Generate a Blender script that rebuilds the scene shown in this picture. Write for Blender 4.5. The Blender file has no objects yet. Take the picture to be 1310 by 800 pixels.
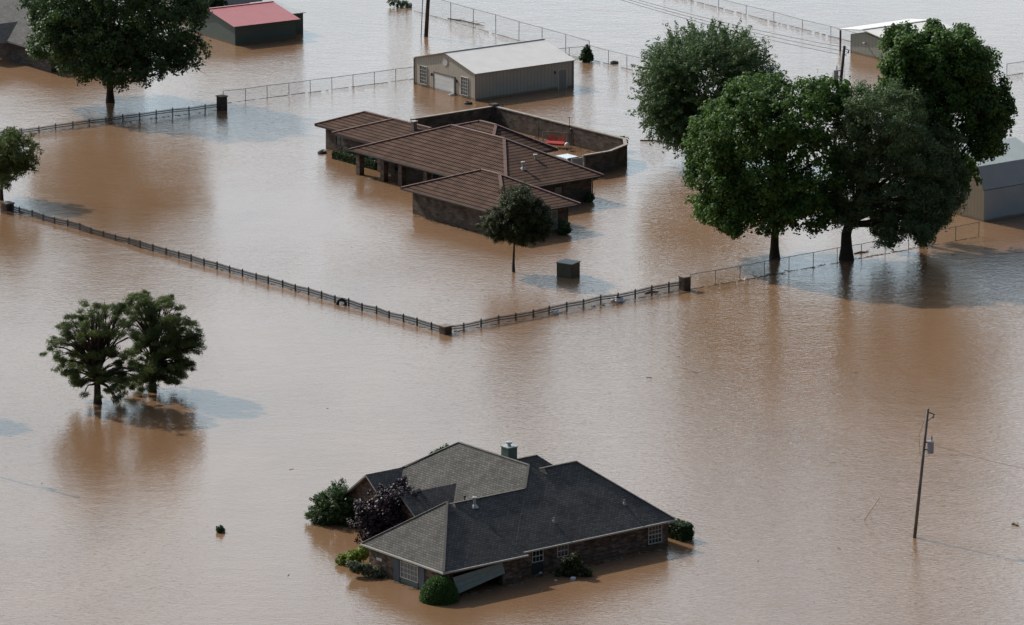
import bpy, math, random
import numpy as np
from math import radians as R, sin, cos, pi
from mathutils import Vector, Matrix

# ------------------------------------------------------------------ camera, sky, sun, exposure
SC = bpy.context.scene
COL = SC.collection
CAMH = 115.0
PITCH = R(13.4)
FPX = 7600.0                       # focal length in units of the photograph's pixels (1310 wide)
cam_d = bpy.data.cameras.new('camera'); cam = bpy.data.objects.new('camera', cam_d); COL.objects.link(cam)
cam.location = (0, 0, CAMH); cam.rotation_euler = (pi/2 - PITCH, 0, 0)
cam_d.sensor_width = 36; cam_d.lens = 36*FPX/1310
cam_d.clip_start = 1; cam_d.clip_end = 20000
SC.camera = cam
CLOUD = 15
SHADOW_HEADING = R(-44)            # direction shadows fall, from +X
SUN_EL = R(37)
sx, sy = -cos(SHADOW_HEADING), -sin(SHADOW_HEADING)          # towards the sun
sun_d = bpy.data.lights.new('sun', 'SUN'); sun = bpy.data.objects.new('sun', sun_d); COL.objects.link(sun)
sun_d.energy = 3.2; sun_d.angle = R(0.53); sun_d.color = (1.0, 0.93, 0.84)
sd = Vector((sx*cos(SUN_EL), sy*cos(SUN_EL), sin(SUN_EL)))
sun.rotation_euler = sd.to_track_quat('Z', 'Y').to_euler(); sun.location = (-60, 560, 80)
W = bpy.data.worlds.new('World'); SC.world = W; W.use_nodes = True
nt = W.node_tree; nt.nodes.clear()
sky = nt.nodes.new('ShaderNodeTexSky'); sky.sky_type = 'NISHITA'; sky.sun_disc = False
sky.sun_elevation = SUN_EL; sky.sun_rotation = math.atan2(sx, sy)
sky.altitude = 100; sky.air_density = 1.0; sky.dust_density = 3.0; sky.ozone_density = 1.0
bg = nt.nodes.new('ShaderNodeBackground'); bg.inputs[1].default_value = 0.10
wo = nt.nodes.new('ShaderNodeOutputWorld')
# bright low cloud added for the water to reflect, thinning upwards, with uneven cover
wtc = nt.nodes.new('ShaderNodeTexCoord'); wsp = nt.nodes.new('ShaderNodeSeparateXYZ'); nt.links.new(wtc.outputs['Generated'], wsp.inputs[0])
wel = nt.nodes.new('ShaderNodeMapRange'); wel.interpolation_type = 'SMOOTHSTEP'
wel.inputs[1].default_value = .32; wel.inputs[2].default_value = .60; wel.inputs[3].default_value = 1.0; wel.inputs[4].default_value = .12
nt.links.new(wsp.outputs[2], wel.inputs[0])
wmp = nt.nodes.new('ShaderNodeMapping'); wmp.inputs['Scale'].default_value = (1, 1, 3.0); nt.links.new(wtc.outputs['Generated'], wmp.inputs[0])
wno = nt.nodes.new('ShaderNodeTexNoise'); wno.inputs['Scale'].default_value = 5; wno.inputs['Detail'].default_value = 4; nt.links.new(wmp.outputs[0], wno.inputs['Vector'])
wcv = nt.nodes.new('ShaderNodeMapRange'); wcv.inputs[1].default_value = .38; wcv.inputs[2].default_value = .6; wcv.inputs[3].default_value = .72; wcv.inputs[4].default_value = 1.0
nt.links.new(wno.outputs[0], wcv.inputs[0])
wmu = nt.nodes.new('ShaderNodeMath'); wmu.operation = 'MULTIPLY'; nt.links.new(wel.outputs[0], wmu.inputs[0]); nt.links.new(wcv.outputs[0], wmu.inputs[1])
wmx = nt.nodes.new('ShaderNodeMix'); wmx.data_type = 'RGBA'; nt.links.new(wmu.outputs[0], wmx.inputs[0])
nt.links.new(sky.outputs[0], wmx.inputs[6]); wmx.inputs[7].default_value = (CLOUD*.90, CLOUD*1.0, CLOUD*1.06, 1)
wdt = nt.nodes.new('ShaderNodeVectorMath'); wdt.operation = 'DOT_PRODUCT'; nt.links.new(wtc.outputs['Generated'], wdt.inputs[0]); wdt.inputs[1].default_value = (sx*.5, sy*.5+.5, 0)
wbr = nt.nodes.new('ShaderNodeMapRange'); wbr.interpolation_type = 'SMOOTHSTEP'      # cloud set brighter ahead and sunward, dim behind so camera-facing roofs stay dark
wbr.inputs[1].default_value = -.1; wbr.inputs[2].default_value = .8; wbr.inputs[3].default_value = .07; wbr.inputs[4].default_value = 1.0
nt.links.new(wdt.outputs['Value'], wbr.inputs[0])
wcl = nt.nodes.new('ShaderNodeVectorMath'); wcl.operation = 'SCALE'; wcl.inputs[0].default_value = (CLOUD*.80, CLOUD*.97, CLOUD*1.09); nt.links.new(wbr.outputs[0], wcl.inputs['Scale'])
nt.links.new(wcl.outputs[0], wmx.inputs[7])
nt.links.new(wmx.outputs[2], bg.inputs[0]); nt.links.new(bg.outputs[0], wo.inputs[0])
SC.view_settings.view_transform = 'Standard'; SC.view_settings.look = 'None'
SC.view_settings.exposure = 0.12; SC.view_settings.gamma = 1
SC.view_settings.use_curve_mapping = False
SC.render.engine = 'CYCLES'

# ------------------------------------------------------------------ pixel -> place
def ray(u, v):
    x = (u-655)/FPX; y = -(v-400)/FPX; c, s = cos(PITCH), sin(PITCH)
    return Vector((x, c+y*s, -s+y*c))
def at(u, v, h=0.0):
    r = ray(u, v); return Vector((0, 0, CAMH)) + r*((CAMH-h)/-r.z)
def aty(u, v, Y):
    r = ray(u, v); return Vector((0, 0, CAMH)) + r*(Y/r.y)
def ppm(P): return FPX/(Vector(P)-Vector((0, 0, CAMH))).length

# ------------------------------------------------------------------ object helpers
def tag(o, label=None, cat=None, group=None, kind=None):
    if label: o['label'] = label
    if cat: o['category'] = cat
    if group: o['group'] = group
    if kind: o['kind'] = kind
    return o
def empty(name, loc, rz=0.0, label=None, cat=None, group=None):
    o = bpy.data.objects.new(name, None); COL.objects.link(o); o.location = loc; o.rotation_euler = (0, 0, rz)
    o.empty_display_size = .3
    return tag(o, label, cat, group)
def copy_tree(o, parent=None):
    c = o.copy(); COL.objects.link(c); c.parent = parent
    for ch in [x for x in bpy.data.objects if x.parent == o]:
        copy_tree(ch, c)
    return c

class MB:
    def __init__(s): s.v = []; s.f = []; s.m = []
    def face(s, pts, m=0):
        n = len(s.v); s.v += [tuple(p) for p in pts]; s.f.append(tuple(range(n, n+len(pts)))); s.m.append(m)
    def box(s, x0, x1, y0, y1, z0, z1, m=0):
        p = [(x0,y0,z0),(x1,y0,z0),(x1,y1,z0),(x0,y1,z0),(x0,y0,z1),(x1,y0,z1),(x1,y1,z1),(x0,y1,z1)]
        for q in ((0,3,2,1),(4,5,6,7),(0,1,5,4),(1,2,6,5),(2,3,7,6),(3,0,4,7)): s.face([p[i] for i in q], m)
        return s
    def obox(s, c, ax, ay, az, m=0):
        c, ax, ay, az = map(Vector, (c, ax, ay, az))
        p = [c-ax-ay-az, c+ax-ay-az, c+ax+ay-az, c-ax+ay-az, c-ax-ay+az, c+ax-ay+az, c+ax+ay+az, c-ax+ay+az]
        for q in ((0,3,2,1),(4,5,6,7),(0,1,5,4),(1,2,6,5),(2,3,7,6),(3,0,4,7)): s.face([p[i] for i in q], m)
        return s
    def slab(s, pts, t, m=0, me=1):
        b = [(p[0], p[1], p[2]-t) for p in pts]; n = len(pts)
        s.face(pts, m); s.face(b[::-1], me)
        for i in range(n): j = (i+1) % n; s.face([pts[i], b[i], b[j], pts[j]], me)
        return s
    def bar(s, p, q, w, h=None, m=0):
        p, q = Vector(p), Vector(q); h = h or w; d = (q-p); L = d.length; d.normalize()
        up = Vector((0,0,1)) if abs(d.z) < .95 else Vector((1,0,0))
        x = d.cross(up).normalized(); y = x.cross(d)
        return s.obox((p+q)/2, d*L/2, x*w/2, y*h/2, m)
    def tube(s, pts, rad, n=8, m=0, caps=True):
        pts = [Vector(p) for p in pts]; rad = rad if hasattr(rad, '__len__') else [rad]*len(pts)
        base = len(s.v); k = len(pts)
        for i, p in enumerate(pts):
            d = (pts[min(i+1,k-1)]-pts[max(i-1,0)]).normalized()
            up = Vector((0,0,1)) if abs(d.z) < .9 else Vector((1,0,0))
            x = d.cross(up).normalized(); y = d.cross(x)
            for j in range(n):
                a = 2*pi*j/n; s.v.append(tuple(p + (x*cos(a)+y*sin(a))*rad[i]))
        for i in range(k-1):
            for j in range(n):
                a = base+i*n+j; b = base+i*n+(j+1) % n
                s.f.append((a, b, b+n, a+n)); s.m.append(m)
        if caps:
            s.f.append(tuple(base+j for j in range(n))[::-1]); s.m.append(m)
            s.f.append(tuple(base+(k-1)*n+j for j in range(n))); s.m.append(m)
        return s
    def lathe(s, c, prof, n=16, m=0):
        base = len(s.v); c = Vector(c)
        for r, z in prof:
            for j in range(n): a = 2*pi*j/n; s.v.append((c.x+r*cos(a), c.y+r*sin(a), c.z+z))
        for i in range(len(prof)-1):
            for j in range(n):
                a = base+i*n+j; b = base+i*n+(j+1) % n
                s.f.append((a, b, b+n, a+n)); s.m.append(m)
        return s
    def torus(s, c, Rr, r, rot=Matrix(), n=20, k=8, m=0):
        base = len(s.v); c = Vector(c)
        for i in range(n):
            for j in range(k):
                A = 2*pi*i/n; B = 2*pi*j/k
                s.v.append(tuple(c + rot.to_3x3() @ Vector(((Rr+r*cos(B))*cos(A), (Rr+r*cos(B))*sin(A), r*1.1*sin(B)))))
        for i in range(n):
            for j in range(k):
                s.f.append((base+i*k+j, base+((i+1)%n)*k+j, base+((i+1)%n)*k+(j+1)%k, base+i*k+(j+1)%k)); s.m.append(m)
        return s
    def build(s, name, mats, parent=None, smooth=False, uv=True, bevel=0):
        me = bpy.data.meshes.new(name); me.from_pydata(s.v, [], s.f)
        if not isinstance(mats, (list, tuple)): mats = [mats]
        for m in mats: me.materials.append(m)
        me.polygons.foreach_set('material_index', [min(i, len(mats)-1) for i in s.m])
        if smooth: me.polygons.foreach_set('use_smooth', [True]*len(s.f))
        if uv:
            ul = me.uv_layers.new(name='UVMap'); 
            for pl in me.polygons:
                n = pl.normal
                if abs(n.z) > .999 or n.length < .5: U = Vector((1,0,0)); V = Vector((0,1,0))
                else: U = Vector((-n.y, n.x, 0)).normalized(); V = n.cross(U).normalized()
                for li in pl.loop_indices:
                    p = me.vertices[me.loops[li].vertex_index].co
                    ul.data[li].uv = (p.dot(U), p.dot(V))
        me.validate(); me.update()
        o = bpy.data.objects.new(name, me); COL.objects.link(o); o.parent = parent
        if bevel:
            b = o.modifiers.new('bevel', 'BEVEL'); b.width = bevel; b.segments = 1; b.limit_method = 'ANGLE'
        return o

# ------------------------------------------------------------------ materials
MATS = {}
def mat(name, col, rough=.8, spec=.5, metal=0.0, noise=0.0, nscale=3.0, ior=None, bump=0.0, bscale=20.0):
    if name in MATS: return MATS[name]
    m = bpy.data.materials.new(name); m.use_nodes = True; n = m.node_tree; b = n.nodes['Principled BSDF']
    b.inputs['Base Color'].default_value = (*col, 1); b.inputs['Roughness'].default_value = rough
    b.inputs['Specular IOR Level'].default_value = spec; b.inputs['Metallic'].default_value = metal
    if ior: b.inputs['IOR'].default_value = ior
    tc = n.nodes.new('ShaderNodeTexCoord')
    if noise:
        t = n.nodes.new('ShaderNodeTexNoise'); t.inputs['Scale'].default_value = nscale; t.inputs['Detail'].default_value = 5
        n.links.new(tc.outputs['Object'], t.inputs['Vector'])
        r = n.nodes.new('ShaderNodeValToRGB'); r.color_ramp.elements[0].position = .3; r.color_ramp.elements[1].position = .72
        r.color_ramp.elements[0].color = (*[c*(1-noise) for c in col], 1); r.color_ramp.elements[1].color = (*[min(1, c*(1+noise)) for c in col], 1)
        n.links.new(t.outputs[0], r.inputs[0]); n.links.new(r.outputs[0], b.inputs['Base Color'])
    if bump:
        t = n.nodes.new('ShaderNodeTexNoise'); t.inputs['Scale'].default_value = bscale
        n.links.new(tc.outputs['Object'], t.inputs['Vector'])
        bp = n.nodes.new('ShaderNodeBump'); bp.inputs['Strength'].default_value = 1; bp.inputs['Distance'].default_value = bump
        n.links.new(t.outputs[0], bp.inputs['Height']); n.links.new(bp.outputs[0], b.inputs['Normal'])
    MATS[name] = m; return m
def brick_mat(name, c1, c2, mortar, bw, bh, ms=.012, bias=0.0, rough=.9, noise=.35, nscale=.8, offset=.5, bump=.01, waterline=None):
    if name in MATS: return MATS[name]
    m = bpy.data.materials.new(name); m.use_nodes = True; n = m.node_tree; b = n.nodes['Principled BSDF']
    b.inputs['Roughness'].default_value = rough; b.inputs['Specular IOR Level'].default_value = .25
    uv = n.nodes.new('ShaderNodeUVMap'); uv.uv_map = 'UVMap'
    br = n.nodes.new('ShaderNodeTexBrick'); n.links.new(uv.outputs[0], br.inputs['Vector'])
    br.inputs['Scale'].default_value = 1; br.inputs['Brick Width'].default_value = bw; br.inputs['Row Height'].default_value = bh
    br.inputs['Mortar Size'].default_value = ms; br.inputs['Mortar Smooth'].default_value = .3; br.inputs['Bias'].default_value = bias; br.offset = offset
    br.inputs['Color1'].default_value = (*c1, 1); br.inputs['Color2'].default_value = (*c2, 1); br.inputs['Mortar'].default_value = (*mortar, 1)
    t = n.nodes.new('ShaderNodeTexNoise'); t.inputs['Scale'].default_value = nscale; t.inputs['Detail'].default_value = 6; t.inputs['Roughness'].default_value = .65
    n.links.new(uv.outputs[0], t.inputs['Vector'])
    mr = n.nodes.new('ShaderNodeMapRange'); mr.inputs[1].default_value = .3; mr.inputs[2].default_value = .7
    mr.inputs[3].default_value = 1-noise; mr.inputs[4].default_value = 1+noise; n.links.new(t.outputs[0], mr.inputs[0])
    mx = n.nodes.new('ShaderNodeVectorMath'); mx.operation = 'SCALE'
    n.links.new(br.outputs[0], mx.inputs[0]); n.links.new(mr.outputs[0], mx.inputs['Scale'])
    out = mx.outputs[0]
    if waterline:                                   # silt stain left by the flood, just above the water
        geo = n.nodes.new('ShaderNodeNewGeometry'); sp = n.nodes.new('ShaderNodeSeparateXYZ'); n.links.new(geo.outputs['Position'], sp.inputs[0])
        w = n.nodes.new('ShaderNodeMapRange'); w.inputs[1].default_value = .12; w.inputs[2].default_value = .3; w.inputs[3].default_value = .75; w.inputs[4].default_value = 0
        n.links.new(sp.outputs[2], w.inputs[0])
        mm = n.nodes.new('ShaderNodeMix'); mm.data_type = 'RGBA'; n.links.new(w.outputs[0], mm.inputs[0]); n.links.new(out, mm.inputs[6]); mm.inputs[7].default_value = (*waterline, 1)
        out = mm.outputs[2]
    n.links.new(out, b.inputs['Base Color'])
    bp = n.nodes.new('ShaderNodeBump'); bp.inputs['Strength'].default_value = 1; bp.inputs['Distance'].default_value = bump; bp.invert = True
    n.links.new(br.outputs['Fac'], bp.inputs['Height']); n.links.new(bp.outputs[0], b.inputs['Normal'])
    MATS[name] = m; return m
def tile_mat(name, col, col2):
    """concrete roof tiles: rows step down the slope, barrels run up it"""
    m = bpy.data.materials.new(name); m.use_nodes = True; n = m.node_tree; b = n.nodes['Principled BSDF']
    b.inputs['Roughness'].default_value = .9; b.inputs['Specular IOR Level'].default_value = .12
    uv = n.nodes.new('ShaderNodeUVMap'); uv.uv_map = 'UVMap'
    sp = n.nodes.new('ShaderNodeSeparateXYZ'); n.links.new(uv.outputs[0], sp.inputs[0])
    def M(op, a, bb=None):
        q = n.nodes.new('ShaderNodeMath'); q.operation = op
        for i, z in enumerate((a, bb)):
            if z is None: continue
            if isinstance(z, (int, float)): q.inputs[i].default_value = z
            else: n.links.new(z, q.inputs[i])
        return q.outputs[0]
    row = M('FRACT', M('MULTIPLY', sp.outputs[1], 1/.46))         # 0..1 within a course
    barrel = M('ABSOLUTE', M('SINE', M('MULTIPLY', sp.outputs[0], pi/.30)))
    h = M('ADD', M('MULTIPLY', M('SUBTRACT', 1.0, row), .09), M('MULTIPLY', barrel, .045))
    bp = n.nodes.new('ShaderNodeBump'); bp.inputs['Strength'].default_value = 1; bp.inputs['Distance'].default_value = 1.0
    n.links.new(h, bp.inputs['Height']); n.links.new(bp.outputs[0], b.inputs['Normal'])
    t = n.nodes.new('ShaderNodeTexNoise'); t.inputs['Scale'].default_value = .7; t.inputs['Detail'].default_value = 7; t.inputs['Roughness'].default_value = .7
    n.links.new(uv.outputs[0], t.inputs['Vector'])
    r = n.nodes.new('ShaderNodeValToRGB'); r.color_ramp.elements[0].position = .35; r.color_ramp.elements[1].position = .65
    r.color_ramp.elements[0].color = (*col, 1); r.color_ramp.elements[1].color = (*col2, 1); n.links.new(t.outputs[0], r.inputs[0])
    gap = M('GREATER_THAN', row, .74)                             # grime and step shading painted dark into the lap between two courses
    mm = n.nodes.new('ShaderNodeMix'); mm.data_type = 'RGBA'; n.links.new(gap, mm.inputs[0]); n.links.new(r.outputs[0], mm.inputs[6])
    mm.inputs[7].default_value = (.018, .013, .012, 1)
    n.links.new(mm.outputs[2], b.inputs['Base Color'])
    return m
def siding_mat(name, col, pitch=.45, axis=0, rough=.5, spec=.4, ribcol=.75, depth=.03):
    """ribbed sheet metal: ribs every `pitch` metres along U (axis 0) of the UV map"""
    m = bpy.data.materials.new(name); m.use_nodes = True; n = m.node_tree; b = n.nodes['Principled BSDF']
    b.inputs['Roughness'].default_value = rough; b.inputs['Specular IOR Level'].default_value = spec
    uv = n.nodes.new('ShaderNodeUVMap'); uv.uv_map = 'UVMap'
    sp = n.nodes.new('ShaderNodeSeparateXYZ'); n.links.new(uv.outputs[0], sp.inputs[0])
    a = n.nodes.new('ShaderNodeMath'); a.operation = 'MULTIPLY'; a.inputs[1].default_value = 1/pitch; n.links.new(sp.outputs[axis], a.inputs[0])
    f = n.nodes.new('ShaderNodeMath'); f.operation = 'FRACT'; n.links.new(a.outputs[0], f.inputs[0])
    g = n.nodes.new('ShaderNodeMath'); g.operation = 'LESS_THAN'; g.inputs[1].default_value = .16; n.links.new(f.outputs[0], g.inputs[0])
    t = n.nodes.new('ShaderNodeTexNoise'); t.inputs['Scale'].default_value = .6; t.inputs['Detail'].default_value = 6; n.links.new(uv.outputs[0], t.inputs['Vector'])
    r = n.nodes.new('ShaderNodeValToRGB'); r.color_ramp.elements[0].position = .3; r.color_ramp.elements[1].position = .7
    r.color_ramp.elements[0].color = (*[c*.88 for c in col], 1); r.color_ramp.elements[1].color = (*col, 1); n.links.new(t.outputs[0], r.inputs[0])
    mm = n.nodes.new('ShaderNodeMix'); mm.data_type = 'RGBA'; n.links.new(g.outputs[0], mm.inputs[0]); n.links.new(r.outputs[0], mm.inputs[6])
    mm.inputs[7].default_value = (*[c*ribcol for c in col], 1)
    geo = n.nodes.new('ShaderNodeNewGeometry'); sz = n.nodes.new('ShaderNodeSeparateXYZ'); n.links.new(geo.outputs['Position'], sz.inputs[0])
    ad = n.nodes.new('ShaderNodeMath'); ad.operation = 'MULTIPLY_ADD'; n.links.new(t.outputs[0], ad.inputs[0]); ad.inputs[1].default_value = -.35; n.links.new(sz.outputs[2], ad.inputs[2])
    w = n.nodes.new('ShaderNodeMapRange'); w.inputs[1].default_value = -.05; w.inputs[2].default_value = .12; w.inputs[3].default_value = .7; w.inputs[4].default_value = 0; n.links.new(ad.outputs[0], w.inputs[0])
    m2 = n.nodes.new('ShaderNodeMix'); m2.data_type = 'RGBA'; n.links.new(w.outputs[0], m2.inputs[0]); n.links.new(mm.outputs[2], m2.inputs[6]); m2.inputs[7].default_value = (.17, .11, .06, 1)
    n.links.new(m2.outputs[2], b.inputs['Base Color'])
    bp = n.nodes.new('ShaderNodeBump'); bp.inputs['Strength'].default_value = 1; bp.inputs['Distance'].default_value = depth
    n.links.new(g.outputs[0], bp.inputs['Height']); n.links.new(bp.outputs[0], b.inputs['Normal'])
    return m
def leaf_mat(name, c1, c2, trans=.25, rough=.5, spec=.4):
    m = bpy.data.materials.new(name); m.use_nodes = True; n = m.node_tree; b = n.nodes['Principled BSDF']
    at_ = n.nodes.new('ShaderNodeAttribute'); at_.attribute_name = 'tint'
    r = n.nodes.new('ShaderNodeValToRGB'); r.color_ramp.elements[0].color = (*c1, 1); r.color_ramp.elements[1].color = (*c2, 1)
    n.links.new(at_.outputs['Fac'], r.inputs[0]); n.links.new(r.outputs[0], b.inputs['Base Color'])
    b.inputs['Roughness'].default_value = rough; b.inputs['Specular IOR Level'].default_value = spec
    tr = n.nodes.new('ShaderNodeBsdfTranslucent'); n.links.new(r.outputs[0], tr.inputs[0])
    mx = n.nodes.new('ShaderNodeMixShader'); mx.inputs[0].default_value = trans
    n.links.new(b.outputs[0], mx.inputs[1]); n.links.new(tr.outputs[0], mx.inputs[2])
    n.links.new(mx.outputs[0], n.nodes['Material Output'].inputs[0])
    return m

# ------------------------------------------------------------------ flood water
def water_mat():
    m = bpy.data.materials.new('muddy_flood_water'); m.use_nodes = True; n = m.node_tree; L = n.links
    b = n.nodes['Principled BSDF']; b.inputs['IOR'].default_value = 1.33; b.inputs['Roughness'].default_value = .025
    b.inputs['Specular IOR Level'].default_value = .5
    tc = n.nodes.new('ShaderNodeTexCoord')
    def noise(scale, detail=2, rough=.5, sc=(1, 1, 1), rot=0, dist=0.0):
        mp = n.nodes.new('ShaderNodeMapping'); mp.inputs['Scale'].default_value = sc; mp.inputs['Rotation'].default_value = (0, 0, rot)
        L.new(tc.outputs['Object'], mp.inputs[0])
        t = n.nodes.new('ShaderNodeTexNoise'); t.inputs['Scale'].default_value = scale; t.inputs['Detail'].default_value = detail
        t.inputs['Roughness'].default_value = rough; t.inputs['Distortion'].default_value = dist
        L.new(mp.outputs[0], t.inputs['Vector']); return t.outputs[0]
    def mr(x, a, b_, c, d):
        q = n.nodes.new('ShaderNodeMapRange'); q.inputs[1].default_value = a; q.inputs[2].default_value = b_; q.inputs[3].default_value = c; q.inputs[4].default_value = d
        L.new(x, q.inputs[0]); return q.outputs[0]
    def M(op, a, bb):
        q = n.nodes.new('ShaderNodeMath'); q.operation = op
        for i, z in enumerate((a, bb)):
            if isinstance(z, (int, float)): q.inputs[i].default_value = z
            else: L.new(z, q.inputs[i])
        return q.outputs[0]
    # silt colour drifts slowly from place to place
    cn = noise(.03, 5, .62, (1, .45, 1), R(25), 1.2)
    r = n.nodes.new('ShaderNodeValToRGB'); r.color_ramp.elements[0].position = .36; r.color_ramp.elements[1].position = .64
    r.color_ramp.elements[0].color = (.22, .128, .069, 1); r.color_ramp.elements[1].color = (.28, .172, .10, 1)
    L.new(cn, r.inputs[0]); L.new(r.outputs[0], b.inputs['Base Color'])
    # ripples: three wind-wave sizes, stronger in gusty patches
    gust = mr(noise(.014, 4, .55, (1, .45, 1), .5, .6), .38, .62, .25, 1.15)
    sxyz = n.nodes.new('ShaderNodeSeparateXYZ'); L.new(tc.outputs['Object'], sxyz.inputs[0])
    gust = M('ADD', gust, mr(sxyz.outputs[0], -8, 45, 0, .30))        # the open water to the right takes more wind
    w1 = noise(2.8, 3, .6, (.8, 1.3, 1), R(30), .5)
    w2 = noise(.75, 2, .5, (.7, 1.3, 1), R(50), .2)
    w3 = noise(.16, 2, .5, (1, 1.6, 1), R(20), .2)
    h = M('ADD', M('ADD', M('MULTIPLY', w1, .042), M('MULTIPLY', w2, .030)), M('MULTIPLY', w3, .04))
    h = M('MULTIPLY', h, gust)
    bp = n.nodes.new('ShaderNodeBump'); bp.inputs['Strength'].default_value = 1; bp.inputs['Distance'].default_value = 1.0
    L.new(h, bp.inputs['Height']); L.new(bp.outputs[0], b.inputs['Normal'])
    return m
mb = MB(); mb.face([(-4000, -500, 0), (4000, -500, 0), (4000, 9000, 0), (-4000, 9000, 0)])
tag(mb.build('flood_water', water_mat()), kind='structure')
mb = MB(); mb.face([(-4000, -500, -1.3), (4000, -500, -1.3), (4000, 9000, -1.3), (-4000, 9000, -1.3)])
tag(mb.build('ground', mat('silt', (.16, .11, .07), noise=.3, nscale=.2)), kind='structure')

# ------------------------------------------------------------------ building helpers (local frame: a, b, h)
def hip(mb, a0, a1, b0, b1, he, r0, r1, hr, t=.16, along='a', m=0, me=1):
    c = [(a0,b0,he),(a1,b0,he),(a1,b1,he),(a0,b1,he)]; p = (*r0, hr); q = (*r1, hr)
    if along == 'a':                # r0 low a, r1 high a
        mb.face([c[0], c[1], q, p], m); mb.face([c[1], c[2], q], m); mb.face([c[2], c[3], p, q], m); mb.face([c[3], c[0], p], m)
    else:                           # r0 low b, r1 high b
        mb.face([c[0], c[1], p], m); mb.face([c[1], c[2], q, p], m); mb.face([c[2], c[3], q], m); mb.face([c[3], c[0], p, q], m)
    d = [(x, y, z-t) for x, y, z in c]
    for i in range(4):
        j = (i+1) % 4; mb.face([d[i], d[j], c[j], c[i]], me)
    mb.face(d[::-1], me)
def caps(mb, a0, a1, b0, b1, he, r0, r1, hr, w=.26, along='a', up=.05, skip=(), m=0):
    p = Vector((*r0, hr)); q = Vector((*r1, hr))
    if along == 'a': segs = [((a0,b0),p),((a0,b1),p),((a1,b0),q),((a1,b1),q)]
    else: segs = [((a0,b0),p),((a1,b0),p),((a0,b1),q),((a1,b1),q)]
    for i, (c, r) in enumerate(segs):
        if i in skip: continue
        mb.bar(Vector((*c, he)), r, w, .1, m)
    if (p-q).length > .1: mb.bar(p, q, w, .1, m)
def window(root, o, d, u0, u1, h0, h1, nx=3, ny=2, fm=None, gm=None, out=.03, name='window', fw=.05, arched=False):
    """o: point (a,b) on the wall, d: unit direction along the wall; outward is d rotated by -90 deg"""
    d = Vector((d[0], d[1], 0)); nrm = Vector((d.y, -d.x, 0)); O = Vector((o[0], o[1], 0)); z = Vector((0, 0, 1))
    def pb(mb, ua, ub, ha, hb, o0, o1):
        mb.obox(O+d*(ua+ub)/2+z*(ha+hb)/2+nrm*(o0+o1)/2, d*(ub-ua)/2, nrm*(o1-o0)/2, z*(hb-ha)/2)
    g = MB(); pb(g, u0, u1, h0, h1, -.02, out*.4); w = g.build(name, gm, root)
    f = MB()
    for (ua, ub, ha, hb) in ((u0-fw, u0, h0-fw, h1+fw), (u1, u1+fw, h0-fw, h1+fw), (u0, u1, h0-fw, h0), (u0, u1, h1, h1+fw)):
        pb(f, ua, ub, ha, hb, -.01, out+.03)
    for i in range(1, nx): x = u0+(u1-u0)*i/nx; pb(f, x-.016, x+.016, h0, h1, out*.4, out+.01)
    for i in range(1, ny): x = h0+(h1-h0)*i/ny; wv = .03 if i*2 == ny else .016; pb(f, u0, u1, x-wv, x+wv, out*.4+.002, out+.012)
    f.build('window_frame', fm, w)
    return w

glass = mat('window_glass', (.02, .028, .032), rough=.06, spec=.6)
glass_grey = mat('window_glass_curtained', (.12, .14, .14), rough=.12, spec=.6)
white_trim = mat('white_painted_trim', (.62, .62, .58), rough=.5, noise=.12)
gutter_grey = mat('grey_gutter', (.33, .33, .31), rough=.45, noise=.15)
dark_trim = mat('dark_brown_trim', (.05, .04, .035), rough=.6)
brick_dark = brick_mat('weathered_brick', (.09, .06, .047), (.29, .205, .155), (.16, .135, .115), .42, .14, .012, bias=-.25, noise=.55, nscale=1.1, waterline=(.13, .085, .05))
stone_brown = brick_mat('rough_stone_wall', (.085, .068, .055), (.17, .135, .11), (.10, .085, .07), .55, .22, .02, bias=-.1, noise=.45, nscale=.9, waterline=(.12, .08, .05))
shingle = brick_mat('asphalt_shingles', (.10, .098, .09), (.162, .156, .142), (.055, .053, .05), .32, .19, .02, noise=.22, nscale=.6, bump=.012, rough=.95)
ridge_shingle = mat('ridge_shingles', (.14, .133, .12), rough=.95, noise=.25, nscale=6)
tile = tile_mat('brown_concrete_tiles', (.078, .046, .033), (.145, .088, .064))
tile_cap = mat('ridge_tiles', (.20, .12, .10), rough=.8, noise=.3, nscale=4)

# ================================================================== near house
TH1 = R(38.2)
o1 = at(567.5, 732.4, 2.0)
H1 = empty('brick_house', (o1.x, o1.y, 0), TH1, 'brick house with grey shingle hip roofs in the foreground, flooded to its windows', 'house')
def h1w(a, b, h=0.0): return Matrix.Rotation(TH1, 3, 'Z') @ Vector((a, b, h)) + Vector((o1.x, o1.y, 0))
he = 2.0
rf = MB()
blocks = [  # a0,a1,b0,b1,he,r0,r1,hr,along
    (6.86, 18.8, .77, 20.8, he, (12.83, 6.74), (12.83, 14.9), 6.18, 'b'),
    (13.0, 21.5, .77, 11.9, he-.006, (14.0, 6.33), (16.86, 6.33), 5.886, 'a'),
    (3.2, 13.0, .77, 9.5, he-.012, (5.0, 5.13), (12.0, 5.13), 5.04, 'a'),
    (0, 7.38, 0, 9.46, he+.004, (4.0, 4.77), (4.02, 4.77), 5.34, 'a'),
    (12.0, 21.0, 7.4, 15.6, he-.018, (14.5, 11.5), (17.4, 11.5), 5.2, 'a'),
]
cp = MB()
for (a0, a1, b0, b1, h_, r0, r1, hr, al) in blocks:
    hip(rf, a0, a1, b0, b1, h_, r0, r1, hr, along=al)
caps(cp, 0, 7.38, 0, 9.46, he+.02, (4.0, 4.77), (4.02, 4.77), 5.36, w=.16, skip=(2, 3))
cp.bar((12.83, 6.74, 6.2), (12.83, 14.9, 6.2), .2, .05); cp.bar((12.83, 6.74, 6.2), (11.25, 5.16, 5.08), .2, .05)
cp.bar((12.83, 14.9, 6.2), (9.3, 18.4, 3.78), .2, .05)
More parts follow.
